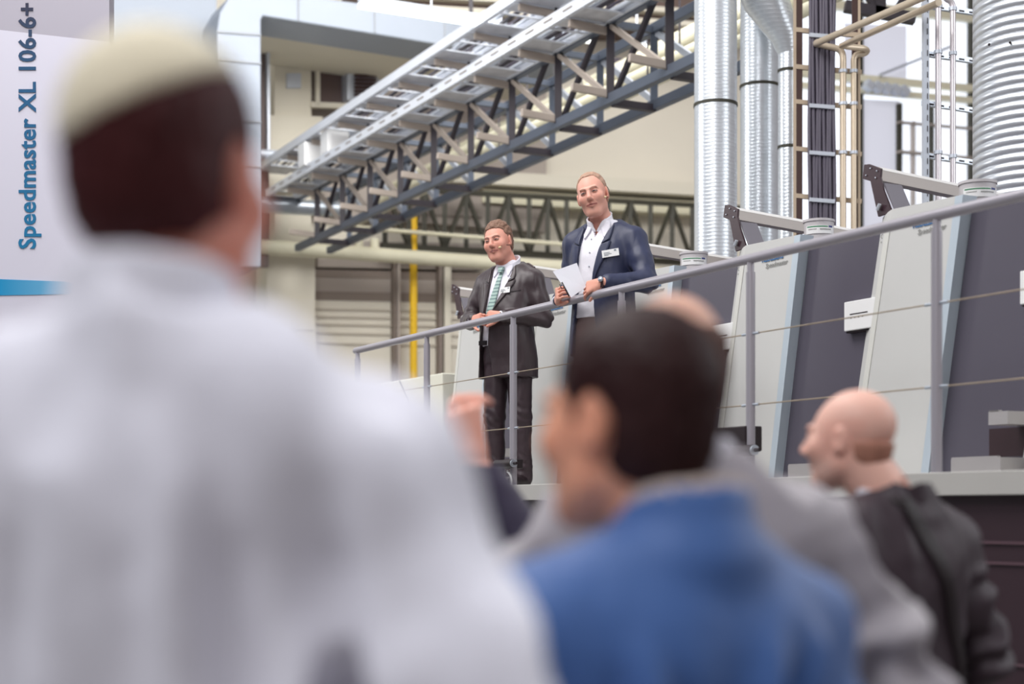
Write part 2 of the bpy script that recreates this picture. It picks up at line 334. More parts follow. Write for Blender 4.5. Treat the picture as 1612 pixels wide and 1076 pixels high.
for i, (u, v, Y, s_) in enumerate(((492, 246, 21.8, .34), (527, 226, 21.2, .32))):
    t = thing('junction_box', ('cream junction box at the far end of the lower cable tray, lower of two', 'cream junction box on the cable tray, upper right of the pair')[i], 'junction box', at(u, v+16, Y), group='junction boxes on the tray')
    MB().box(at(u, v, Y), (s_, .3, s_), (TN, TD, Vector((0, 0, 1)))).build('housing', M_white, t, bevel=.02)
    MB().box(at(u, v, Y)-TD*.16, (s_*.8, .03, s_*.8), (TN, TD, Vector((0, 0, 1)))).build('lid', M_white, t, bevel=.01)
    MB().bar(at(u+12, v-18, Y), at(u+26, v-44, Y), .03, .03).build('strut', M_galvpaint, t)
# ---------------------------------------------------------------- fluorescent lamps
def lamp(label, p0, p1, w_=.09):
    t = thing('ceiling_light', label, 'ceiling light', (p0+p1)/2, group='strip lights of the hall')
    MB().bar(p0+Vector((0, 0, .06)), p1+Vector((0, 0, .06)), w_*1.2, .06).build('housing', M_galvpaint, t)
    MB().bar(p0, p1, w_, .05).build('tube', M_lamp, t)
    b = MB(); b.bar((p0+p1)/2+Vector((0, 0, .08)), (p0+p1)/2+Vector((0, 0, 2.5)), .02, .02); b.build('hanger', M_galvpaint, t)
lamp('long strip light hanging in front of the grey portal, top left', at(566, 8, 16), at(566, 8, 16)+TN*1.62+Vector((0, 0, .0)))
for l, a in (('short bright strip light seen through the trays', (822, 46, 20)), ('strip light seen through the truss, left of its upright', (902, 60, 21)), ('strip light seen through the truss, right of its upright', (988, 70, 22))):
    lamp(l, at(*a), at(*a)+TN*.3)
# ---------------------------------------------------------------- ducts and pipes on the right
M_duct = ribbed('duct_galvanised', (214, 220, 226), .03, rough=.33, metal=.6, strength=.16)
M_duct_big = mat('duct_large', (212, 216, 222), .35, .7, var=.06, vscale=5)
def vduct(name, label, u, Y, r, v0, v1, bands, group=None):
    t = thing(name, label, 'duct', at(u, v1, Y), group=group)
    top = at(u, v0, Y); bot = at(u, v1, Y); bot.z = DECK
    tube_obj('duct_wall', [bot, top], r, M_duct, t, 40)
    for v in bands:
        c = at(u, v, Y); tube_obj('clamp_band', [c-Vector((0, 0, .012)), c+Vector((0, 0, .012))], r+.006, M_olive, t, 40)
    return t
vduct('ventilation_duct', 'leftmost silver spiral duct standing right of the truss', 1126.5, 12.5, .172, -160, 700, (166, -60), 'spiral ducts behind the press')
vduct('ventilation_duct', 'second silver spiral duct, between the leftmost and the branched one', 1196, 13.2, .166, -160, 700, (137,), 'spiral ducts behind the press')
t = vduct('ventilation_duct', 'slim silver spiral duct whose top branches off to the upper left', 1241, 12.8, .083, 78, 700, (112, 232), 'spiral ducts behind the press')
tube_obj('branch', [at(1241, 84, 12.8), at(1236, 58, 12.8), at(1206, 0, 12.75), at(1188, -50, 12.75)], [.083, .12, .19, .2], M_duct, t, 32)
# the large ribbed duct at the right edge: real rolled ribs
t = thing('large_duct', 'huge silver ribbed duct at the right edge above the machines', 'duct', at(1622, 420, 9.6))
c0 = at(1622, 430, 9.6); c0.z = DECK; c1 = at(1622, -60, 9.6); R = .345; n = 56; prof = []; z = c0.z
while z < c1.z: prof += [(R, z), (R, z+.038), (R-.009, z+.043), (R-.009, z+.047)]; z += .052
b = MB(); vs = []
for rr, zz in prof: vs += [(c0.x+rr*math.cos(2*math.pi*k/n), c0.y+rr*math.sin(2*math.pi*k/n), zz+.052*k/n) for k in range(n)]
b.add(vs, [(j*n+k, j*n+(k+1) % n, (j+1)*n+(k+1) % n, (j+1)*n+k) for j in range(len(prof)-1) for k in range(n-1)])
for j in range(len(prof)-5): b.f.append((j*n+n-1, (j+4)*n, (j+5)*n, (j+1)*n+n-1))
o = b.build('duct_wall', M_duct_big, t, True)
b = MB()
for u, v in ((1557, 70), (1590, 67)): b.sphere(at(u, v, 9.32), .008)
b.build('screw', M_black, t)
# vertical cable ladder with pipes
M_strutb = mat('strut_beige', (190, 172, 150), .45, metal=.3)
Yc = 12.2
def dk(p): return Vector((p.x, p.y, DECK))
t = thing('cable_ladder', 'vertical slotted cable ladder right of the slim spiral duct', 'cable ladder', at(1285, 420, Yc))
for u in (1251, 1352): MB().bar(at(u, -60, Yc), dk(at(u, 460, Yc)), .02, .028, (0, 1, 0)).build('side_rail', M_strutb, t)
for u in (1258, 1346):
    MB().bar(at(u, -60, Yc), dk(at(u, 460, Yc)), .05, .02, (0, 1, 0)).build('side_rail', mat('slot_dark', (66, 44, 40), .5), t)
for i, v in enumerate((50, 108, 163, 237, 311, 380)):
    MB().bar(at(1250, v-3, Yc), at(1356, v+6, Yc), .03, .035).build('rung', M_strutb, t)
for j in range(8):
    u = 1275+j*5.4; pts = [at(u+1.2*math.sin(k*.9+j*2), -60+k*52, Yc-.04) for k in range(11)]
    tag(tube_obj('riser_cable', pts, .0142, M_black_rubber, n=8), 'dark grey cable in the front layer of the ladder bundle, %s from the left' % ('first', 'second', 'third', 'fourth', 'fifth', 'sixth', 'seventh', 'eighth')[j], 'cable', 'bundle of riser cables')
for j in range(7):
    u = 1277.7+j*5.4; pts = [at(u+1.0*math.sin(k*.7+j*1.7), -60+k*52, Yc-.005) for k in range(11)]
    tag(tube_obj('riser_cable', pts, .0145, M_black_rubber, n=8), 'dark grey cable in the rear layer of the ladder bundle, %s from the left' % ('first', 'second', 'third', 'fourth', 'fifth', 'sixth', 'seventh')[j], 'cable', 'bundle of riser cables')
b = MB()
for v in (55, 166, 240, 314):
    t2 = tag(MB().bar(at(1274, v, Yc-.06), at(1314, v+3, Yc-.06), .02, .03).build('cable_clamp', M_galvpaint), 'clamp bar across the riser cables, %s one' % {55: 'topmost', 166: 'second', 240: 'third', 314: 'lowest'}[v], 'clamp', 'clamps on the riser cables')
M_bp = mat('beige_pipe', (206, 190, 168), .35, metal=.45)
M_sp = mat('stainless_pipe', (206, 200, 204), .3, metal=.6)
def pipe(label, pts, r, m, group, name='pipe_run', clamps=()):
    t = thing(name, label, 'pipe', pts[0], group=group); tube_obj('pipe', pts, r, m, t)
    for c in clamps: tube_obj('clamp', [c-Vector((0, 0, .012)), c+Vector((0, 0, .012))], r+.008, M_galvpaint, t)
z = Yc-.05
pipe('beige vertical pipe, left of the two right of the cable bundle', [dk(at(1327, 430, z)), at(1327, 100, z)]+arc(at(1327, 92, z), at(1327, 78, z), at(1316, 76, z))+[at(1290, 70, z)]+arc(at(1288, 70, z), at(1281, 68, z), at(1290, 66, z-.2))+[at(1480, -16, z-2.0)], .026, M_bp, 'pipes beside the cable bundle', clamps=[at(1327, v, z) for v in (112, 163, 240)])
pipe('beige vertical pipe, right of the two right of the cable bundle', [dk(at(1344, 430, z)), at(1344, 100, z)]+arc(at(1344, 95, z), at(1345, 84, z), at(1356, 85, z))+arc(at(1358, 85, z), at(1372, 80, z), at(1358, 76, z-.05))+[at(1325, 72, z-.1), at(1478, 4, z-1.8)], .024, M_bp, 'pipes beside the cable bundle', clamps=[at(1344, v, z) for v in (112, 163, 240)])
Yr = 10.8
t = thing('slotted_strut', 'tall slotted steel strut left of the two stainless pipes', 'strut', at(1457, 420, Yr))
MB().bar(at(1457, -60, Yr), dk(at(1457, 430, Yr)), .04, .046, (0, 1, 0)).build('channel', M_galvpaint, t)
b = MB()
for i in range(26): b.bar(at(1460, -40+i*17, Yr-.022), at(1460, -31+i*17, Yr-.022), .004, .012, (0, 1, 0))
b.build('slot', M_black, t)['kind'] = 'stuff'
for i, v in enumerate((8, 84, 162, 244)):
    b = MB(); b.bar(at(1452, v, Yr+.05), at(1545, v+14, Yr+.25), .03, .035)
    t = tag(b.build('strut_crossbar', M_galv), 'short slotted crossbar behind the stainless pipes, %s of four' % ('topmost', 'second', 'third', 'lowest')[i], 'strut', 'crossbars behind the stainless pipes')
    b = MB()
    for k in range(5): b.bar(at(1462+k*16, v+1.5+k*2.4, Yr+.03+k*.03), at(1470+k*16, v+2.7+k*2.4, Yr+.045+k*.03), .004, .012)
    b.build('slot', M_dk, t)
pipe('stainless vertical pipe, left of the pair beside the large duct', [dk(at(1477, 430, Yr)), at(1477, -60, Yr)], .021, M_sp, 'stainless pipes beside the large duct', clamps=[at(1477, v, Yr) for v in (10, 82, 240)])
pipe('stainless vertical pipe, right of the pair beside the large duct', [dk(at(1500, 430, Yr)), at(1500, 20, Yr)]+arc(at(1500, 14, Yr), at(1500, 2, Yr), at(1492, 0, Yr))+[at(1470, -20, Yr)], .02, M_sp, 'stainless pipes beside the large duct', clamps=[at(1500, v, Yr) for v in (14, 84, 246)])
b = MB(); b.bar(at(1385, -30, 15), at(1385, 26, 15), .1, .1); b.bar(at(1330, 10, 15), at(1440, 30, 15), .1, .1); b.bar(at(1405, 26, 15), at(1440, -30, 15), .07, .07); b.bar(at(1385, 20, 15), at(1355, -20, 15), .06, .06)
tag(b.build('steel_frame', M_dk), 'dark steel frame piece high behind the sloping beige pipes', 'frame')
# ---------------------------------------------------------------- banner at the left
Yb = 9.8
M_ban = bpy.data.materials.new('banner_face'); M_ban.use_nodes = True
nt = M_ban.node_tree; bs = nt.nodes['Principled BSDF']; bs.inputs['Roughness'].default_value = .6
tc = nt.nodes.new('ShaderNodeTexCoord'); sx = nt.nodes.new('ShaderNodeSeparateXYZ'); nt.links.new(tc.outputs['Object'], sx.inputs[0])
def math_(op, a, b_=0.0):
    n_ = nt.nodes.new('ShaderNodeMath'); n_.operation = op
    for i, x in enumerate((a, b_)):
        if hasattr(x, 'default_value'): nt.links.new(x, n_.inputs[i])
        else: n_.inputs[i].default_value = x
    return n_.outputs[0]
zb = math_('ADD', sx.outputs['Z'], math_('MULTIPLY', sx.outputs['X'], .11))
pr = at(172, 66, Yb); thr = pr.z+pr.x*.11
gt = math_('GREATER_THAN', zb, thr)  # greyer tone above a slanted line across the top
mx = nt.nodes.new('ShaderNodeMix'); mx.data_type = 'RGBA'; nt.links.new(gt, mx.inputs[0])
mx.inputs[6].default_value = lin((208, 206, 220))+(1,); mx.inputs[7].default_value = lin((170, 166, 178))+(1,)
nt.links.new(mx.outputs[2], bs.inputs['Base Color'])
t = thing('display_banner', 'tall white display panel with blue vertical lettering at the left edge', 'banner', (at(60, 802, Yb).x, Yb, 0))
p0 = at(-260, -120, Yb); p1 = at(172, 640, Yb)
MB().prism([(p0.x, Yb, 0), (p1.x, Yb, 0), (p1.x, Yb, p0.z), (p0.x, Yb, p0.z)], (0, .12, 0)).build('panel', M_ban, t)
M_txt = bpy.data.materials.new('banner_lettering'); M_txt.use_nodes = True; nt = M_txt.node_tree; bs = nt.nodes['Principled BSDF']
tc = nt.nodes.new('ShaderNodeTexCoord'); sx = nt.nodes.new('ShaderNodeSeparateXYZ'); nt.links.new(tc.outputs['Object'], sx.inputs[0])
mr = nt.nodes.new('ShaderNodeMapRange'); mr.inputs[1].default_value = at(0, 390, Yb).z; mr.inputs[2].default_value = at(0, 0, Yb).z; nt.links.new(sx.outputs['Z'], mr.inputs[0])
cr = nt.nodes.new('ShaderNodeValToRGB'); nt.links.new(mr.outputs[0], cr.inputs[0]); nt.links.new(cr.outputs[0], bs.inputs['Base Color'])
cr.color_ramp.elements[0].color = lin((0, 112, 158))+(1,); cr.color_ramp.elements[1].color = lin((26, 22, 52))+(1,)
e = cr.color_ramp.elements.new(.6); e.color = lin((8, 84, 128))+(1,)
px = Yb/FPX
text_obj('lettering', 'Speedmaster XL 106-6+', M_txt, t, at(56, 392, Yb)-Vector((0, .003, 0)), (0, 0, 1), (-1, 0, 0), 37.6*px, .002, .0032, 1.045)
b = MB(); pts = [at(-60, 437, Yb), at(100, 443, Yb)]+arc(at(108, 444, Yb), at(121, 446, Yb), at(120, 454, Yb), 4)+arc(at(120, 455, Yb), at(118, 463, Yb), at(104, 463, Yb), 4)+[at(-60, 466, Yb)]
b.prism([p-Vector((0, .004, 0)) for p in pts], (0, .003, 0))
M_sw = bpy.data.materials.new('banner_swoosh'); M_sw.use_nodes = True; nt = M_sw.node_tree; bs = nt.nodes['Principled BSDF']
tc = nt.nodes.new('ShaderNodeTexCoord'); sx = nt.nodes.new('ShaderNodeSeparateXYZ'); nt.links.new(tc.outputs['Object'], sx.inputs[0])
mr = nt.nodes.new('ShaderNodeMapRange'); mr.inputs[1].default_value = at(0, 0, Yb).x; mr.inputs[2].default_value = at(122, 0, Yb).x; nt.links.new(sx.outputs['X'], mr.inputs[0])
cr = nt.nodes.new('ShaderNodeValToRGB'); nt.links.new(mr.outputs[0], cr.inputs[0]); nt.links.new(cr.outputs[0], bs.inputs['Base Color'])
cr.color_ramp.elements[0].color = lin((0, 140, 192))+(1,); cr.color_ramp.elements[1].color = lin((120, 180, 215))+(1,)
b.build('blue_bar', M_sw, t)
# ---------------------------------------------------------------- platform
M_deck = mat('deck_edge_grey', (182, 180, 176), .55, var=.03)
M_under = mat('dark_maroon_cladding', (52, 34, 42), .5, var=.05)
b = MB(); b.prism([P(-9, -.03, 0), P(9, -.03, 0), P(9, 6, 0), P(-9, 6, 0)], (0, 0, -.095)); t = thing('platform', 'raised platform with pale grey deck edge and dark cladding below the railing', 'platform', P(0, .1, -DECK)); b.build('deck', M_deck, t, bevel=.004)
b = MB(); b.prism([P(-9, .02, -.096), P(9, .02, -.096), P(9, 5.9, -.096), P(-9, 5.9, -.096)], (0, 0, -DECK+.096)); b.build('cladding', M_under, t)
b = MB()
for z in (-.28, -.36, -.75, -1.15): b.bar(P(-9, .018, z), P(9, .018, z), .012, .012)
b.build('seam', mat('seam_maroon', (88, 66, 74), .4), t)
# ---------------------------------------------------------------- railing
M_rail = mat('rail_grey', (172, 168, 176), .38, metal=.35, var=.03)
M_wire = mat('rail_wire', (176, 160, 140), .35, metal=.6)
t = thing('railing', 'grey tubular railing with thin steel cables along the platform edge', 'railing', P(0, 0, 0))
tube_obj('handrail', [P(-2.5, 0, 1.05), P(6.2, 0, 1.05)], .024, M_rail, t, 20)
for s in (-2.46, -1.24, 0, 1.235, 2.38, 3.62, 4.9):
    tube_obj('post', [P(s, 0, 0), P(s, 0, .985), ], .0225, M_rail, t, 20)
    tube_obj('post_neck', [P(s, 0, .98), P(s, 0, 1.04)], .017, M_rail, t, 16)
    for z in (.69, .35):
        tube_obj('wire_end', [P(s+.02, 0, z), P(s+.065, 0, z)], .007, M_galv, t, 8)
        tube_obj('wire_end', [P(s-.065, 0, z), P(s-.02, 0, z)], .007, M_galv, t, 8)
for z in (.69, .35):
    tube_obj('wire', [P(-2.46, 0, z), P(6, 0, z)], .0032, M_wire, t, 8)
# ---------------------------------------------------------------- printing press units
M_light = mat('press_light_grey', (200, 200, 198), .5, var=.03, vscale=3, bump=.02, bscale=300)
M_side = mat('press_silver_edge', (190, 202, 212), .4, metal=.2)
M_stripe = mat('press_pale_strip', (212, 212, 206), .45)
M_dark = mat('press_dark_grey', (84, 80, 92), .45, var=.03)
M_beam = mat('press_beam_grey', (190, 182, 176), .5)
M_beam2 = mat('press_beam_highlight', (224, 222, 220), .45)
M_blue = mat('logo_blue', (40, 104, 160), .5)
M_emb = mat('embossed_grey', (150, 150, 148), .5)
M_tread = mat('tread_alu', (186, 182, 182), .35, metal=.4)
def pp(u, v, t):
    k = (u-U0)/FPX; s = (k*(PO.y+t*PN.y)-PO.x-t*PN.x)/(PR.x-k*PR.y); Y = PO.y+s*PR.y+t*PN.y
    return s, (V0-v)/FPX*Y-.152
T1 = .95; T2 = 1.01; PITCH = 1.226
def unit(dark_ext=True):
    s0 = 2.194
    root = thing('printing_unit', 'x', 'printing press', P(s0+.5, T1+1, 0), group='printing units of the press row')
    # light panel; left edge folds back, right side face shows as a silver strip
    def L(z): return s0-.284*(1.368-z)/1.316           # left edge
    def Rr(z): return 2.805-.235*(1.36-z)/1.32         # right fold
    top = [(L(1.368), 1.368), (L(1.368)+.13, 1.386), (2.805, 1.372)]
    cols = []
    for z in (0, 1.36):
        pass
    b = MB()
    b0 = 0.0
    # cross-section points (s offset, t) at bottom and top
    prof_b = [(L(b0)-.0, T1+.045), (L(b0)+.085, T1+.004), (L(b0)+.12, T1), (Rr(b0), T1), (Rr(b0)+.004, T2), (L(b0), T2)]
    prof_t = [(L(1.37), T1+.045), (L(1.37)+.085, T1+.004), (L(1.37)+.12, T1), (2.805, T1), (2.81, T2), (L(1.37), T2)]
    zt = [1.366, 1.378, 1.386, 1.372, 1.372, 1.366]
    vb = [P(s, t_, b0) for s, t_ in prof_b]; vt = [P(s, t_, z) for (s, t_), z in zip(prof_t, zt)]
    b.add(vb+vt, [(i, (i+1) % 6, 6+(i+1) % 6, 6+i) for i in range(6)]+[tuple(range(5, -1, -1)), tuple(range(6, 12))])
    lp = b.build('light_side_panel', M_light, root)
    # silver side strip, folded a little proud
    b = MB(); b.add([P(Rr(0)-.045, T1-.003, 0), P(2.805-.045, T1-.003, 1.372), P(2.812, T1-.003, 1.372), P(Rr(0)+.008, T1-.003, 0), P(Rr(0)+.008, T2+.03, 0), P(2.812, T2+.03, 1.372)], [(0, 1, 2, 3), (3, 2, 5, 4)]); b.build('silver_edge', M_side, root)
    b = MB(); b.prism([P(L(.0)+.088, T1-.004, 0), P(L(.0)+.125, T1-.004, 0), P(L(1.3)+.125, T1-.004, 1.3), P(L(1.3)+.088, T1-.004, 1.3)], PN*.006); b.build('pale_strip', M_stripe, root)
    if 0: b.prism([P(L(.5)+.19, T1-.003, .5), P(L(.5)+.30, T1-.003, .0), P(L(1.3)+.215, T1-.003, 1.37), P(L(1.3)+.205, T1-.003, 1.37)], PN*.004)
    # dark recessed panel up to the next unit
    b = MB(); e = s0+PITCH
    b.prism([P(Rr(0), T2, .0), P(e-.2, T2, .0), P(e+.06, T2, 1.29), P(2.815, T2, 1.335)], PN*.05)
    b.build('dark_panel', M_dark, root)
    b = MB(); b.prism([P(L(0)+.02, T2+.05, 0), P(e-.3, T2+.05, 0), P(e-.02, T2+.05, 1.25), P(L(1.3)+.02, T2+.05, 1.25)], PN*1.4); b.build('machine_body', M_dark, root)
    # treads in the recess
    for z, h, s_a in ((.02, .07, pp(1497, 722, T2-.19)[0]), (.24, .06, pp(1556, 680, T2-.19)[0])):
        b = MB(); b.prism([P(s_a, T2-.19, z), P(e-.25+z*.2, T2-.19, z), P(e-.25+z*.2, T2, z), P(s_a, T2, z)], (0, 0, h))
        n_ = 26
        for i in range(n_):
            q = s_a+.01+(e-.27-s_a)*i/n_; b.box(P(q, T2-.18, z+h+.003), (.012, .02, .008), (PR, PN, Vector((0, 0, 1))))
        b.build('tread', M_tread, root)
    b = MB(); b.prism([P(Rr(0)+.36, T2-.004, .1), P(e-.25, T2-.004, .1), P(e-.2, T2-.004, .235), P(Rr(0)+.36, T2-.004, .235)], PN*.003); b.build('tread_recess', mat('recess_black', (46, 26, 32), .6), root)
    # white display box on the dark panel
    b = MB(); b.prism([P(e-.262, T2-.05, .80), P(e+.05, T2-.05, .80), P(e+.05, T2-.05, .955), P(e-.262, T2-.05, .955)], PN*.05); db = b.build('display_box', M_white, root, bevel=.004)
    b = MB()
    for i in range(7): b.box(P(e-.205+i*.02, T2-.051, .885), (.018, .002, .005), (PR, PN, Vector((0, 0, 1))))
    for i in range(4): b.box(P(e-.205+i*.03, T2-.051, .865), (.006, .002, .005), (PR, PN, Vector((0, 0, 1))))
    b.build('key_marks', M_black, db)
    b = MB(); b.prism([P(e-.262, T2-.035, .79), P(e+.05, T2-.035, .79), P(e+.05, T2-.035, .80), P(e-.262, T2-.035, .80)], PN*.04); b.build('display_shadow', M_black, root)  # black strip paints the shadow beneath the display box
    # bracket and beam on top
    tb = T1+.02
    def S(u, v): return pp(u, v, tb)
    brk = [S(1360, 259), S(1368, 258), S(1387, 265), S(1386, 279), S(1391, 300), S(1404, 334), S(1382, 341), S(1370, 285), S(1357, 281)]
    b = MB(); b.prism([P(s, tb, z) for s, z in brk], PN*.012); br = b.build('bracket', mat('bracket_maroon', (54, 32, 40), .4), root, bevel=.002)
    b = MB()
    for u, v in ((1371, 265), (1381, 269), (1364, 276), (1379, 280)): s, z = S(u, v); b.sphere(P(s, tb-.004, z), .0045, 8, 6)
    s, z = S(1384, 327); b.tube([P(s, tb-.014, z-.012), P(s+.02, tb-.014, z+.015)], .009, 8)
    b.build('bolt', M_galvpaint, br)
    s1, z1 = S(1387, 288); s2, z2 = S(1405, 331)
    b = MB(); b.prism([P(s1, tb+.012, z1), P(s2, tb+.012, z2), P(s2+.0, tb+.13, z2), P(s1, tb+.13, z1)], PR*.012); b.build('gusset', mat('gusset_grey', (126, 122, 130), .4, metal=.4), root)
    s1, z1 = S(1386, 267)
    L_ = 1.5
    sec = [(0, -.055), (.0, .0), (-.012, .018), (-.06, .018), (-.06, -.055)]
    dz = -.085
    v0 = [P(s1+a, tb+.004, z1+c) for a, c in sec]; v1 = [P(s1+a, tb+L_, z1+c+dz) for a, c in sec]
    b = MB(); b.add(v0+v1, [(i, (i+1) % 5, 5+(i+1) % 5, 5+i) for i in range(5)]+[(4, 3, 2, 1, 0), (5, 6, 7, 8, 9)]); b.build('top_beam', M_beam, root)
    b = MB(); b.add([v0[1]+PR*.001, v0[2]+PR*.001, v1[2]+PR*.001, v1[1]+PR*.001, v0[3]+Vector((0,0,.001)), v1[3]+Vector((0,0,.001))], [(0, 1, 2, 3), (1, 4, 5, 2)]); b.build('beam_highlight_strip', M_beam2, root)  # paler sheet paints the bright highlight along the beam's top
    # lettering
    so, zo = pp(1437, 359, T1-.003)
    text_obj('lettering', 'HEIDELBERG', M_blue, root, P(so, T1-.004, zo), PR, (0, 0, 1), .034, .0008, .0012, 1.02)
    so, zo = pp(1444, 369, T1-.003)
    text_obj('lettering', 'Speedmaster', M_emb, root, P(so, T1-.004, zo), PR, (0, 0, 1), .036, .0008, .0003, 1.05, .3)
    so, zo = pp(1379, 376, T1-.003)
    text_obj('small_lettering', 'CO\u2082', M_emb, root, P(so+.01, T1+.02, zo), PR, (0, 0, 1), .034, .0008, .0006)
    text_obj('small_lettering', 'neutral', M_emb, root, P(so+.01, T1+.02, zo-.022), PR, (0, 0, 1), .018, .0008, .0002)
    return root
U = unit()
labels = ['light grey press unit with slanted panel directly behind the bald man', 'light grey press unit at the far right edge, only its left part in frame',
          'light grey press unit right of the blurred bald head, with blue logo', 'light grey press unit directly behind the navy-jacketed speaker', 'light grey press unit between the two speakers', 'farthest light grey press unit, left of the grey-suited speaker']
for i, k in enumerate((0, 1, -1, -2, -3, -4)):
    o = U if i == 0 else copy_tree(U)
    o.location = Vector(P(2.694, T1+1, 0)) + PR*PITCH*k; o['label'] = labels[i]
# ink tubs
M_tub = mat('tub_pale_grey', (196, 192, 194), .45)
M_green = mat('label_green', (40, 130, 84), .5); M_lblue = mat('label_navy', (36, 52, 120), .5)
for i, (u, vt, vb, tt, lab) in enumerate(((1289, 347, 380, T1+.45, 'pale grey ink tub on the second press unit from the right, blue and green label'), (1092, 398, 430, T1+.45, 'pale grey ink tub on the press unit beside the navy-jacketed speaker'), (1539, 287, 320, T1+.35, 'pale ink tub on the press unit at the upper right, mostly behind the rail'))):
    s, z = pp(u, vt, tt); s, zb_ = pp(u, vb, tt); c = P(s, tt, 0); r_ = (.088, .09, .092)[i]; zt_ = DECK+z; zb_ = DECK+min(zb_, 1.32)
    t = thing('ink_tub', lab, 'ink tub', (c.x, c.y, zb_), group='ink tubs on the press')
    tube_obj('tub_body', [Vector((c.x, c.y, zb_)), Vector((c.x, c.y, zt_-.012))], [r_*.94, r_], M_tub, t, 28)
    tube_obj('rim', [Vector((c.x, c.y, zt_-.014)), Vector((c.x, c.y, zt_))], r_+.005, M_tub, t, 28)
    def ring(z0, z1, m, a0, a1, rr, name):
        vs = []; n_ = 14
        for k in range(n_+1):
            a = a0+(a1-a0)*k/n_; vs += [(c.x+rr*math.cos(a), c.y+rr*math.sin(a), z0), (c.x+rr*math.cos(a), c.y+rr*math.sin(a), z1)]
        b = MB(); b.add(vs, [(2*k, 2*k+2, 2*k+3, 2*k+1) for k in range(n_)]); return b.build(name, m, t)
    H = zt_
    lb = ring(H-.09, H-.042, M_white, -2.7, -.55, r_+.002, 'label_sheet')
    ring(H-.052, H-.046, M_green, -2.6, -1.15, r_+.003, 'label_stripe'); ring(H-.053, H-.043, M_lblue, -1.1, -.75, r_+.003, 'label_mark')
    ring(H-.066, H-.062, M_emb, -2.5, -1.9, r_+.003, 'label_mark'); ring(H-.069, H-.062, M_emb, -1.7, -.9, r_+.003, 'label_mark')
# low pale cabinet at the far end
t = thing('end_cabinet', 'low cream machine cabinet at the far end of the press, left of the speakers', 'cabinet', P(-4.2, 1.4, 0))
b = MB(); b.prism([P(-5.4, 1.0, 0), P(-3.06, 1.0, 0), P(-3.06, 1.0, .97), P(-5.05, 1.0, .97)], PN*1.2); b.build('cabinet_body', mat('cabinet_cream', (214, 212, 198), .5), t, bevel=.01)
b = MB(); b.bar(P(-3.9, .995, .96), P(-3.55, .995, .6), .006, .012); b.build('panel_gap', M_olive, t)
# clamped black spotlights at the railing foot
def clamp_light(s, lab, box):
    t = thing('clamp_light', lab, 'spotlight', P(s, -.02, .1), group='clamp lights on the railing posts')
    b = MB(); b.prism([P(s-box[0], -.03, box[1]), P(s+.0, -.03, box[1]), P(s+.0, -.03, box[2]), P(s-box[0], -.03, box[2])], PN*.1); b.build('housing', M_black, t, bevel=.006)
    zc = .13
    tube_obj('barrel', [P(s-.13, -.05, zc), P(s+.09, -.05, zc)], .026, M_black, t)
    tube_obj('chrome_ring', [P(s+.088, -.05, zc), P(s+.102, -.05, zc)], .024, M_galv, t)
    tube_obj('knob', [P(s+.1, -.05, zc), P(s+.135, -.05, zc)], .009, M_black, t)
    b = MB(); b.tube([P(s, -.04, .09)]+arc(P(s+.0, -.04, .08), P(s+.06, -.04, .06), P(s+.05, -.04, 0), 6), .006, 8); b.build('cable', M_white, t)
clamp_light(2.38, 'black box light clamped to the railing post left of the bald man', (.30, .13, .25))
clamp_light(0.0, 'small black light clamped to the railing post at the grey-suited speaker', (.07, .10, .16))
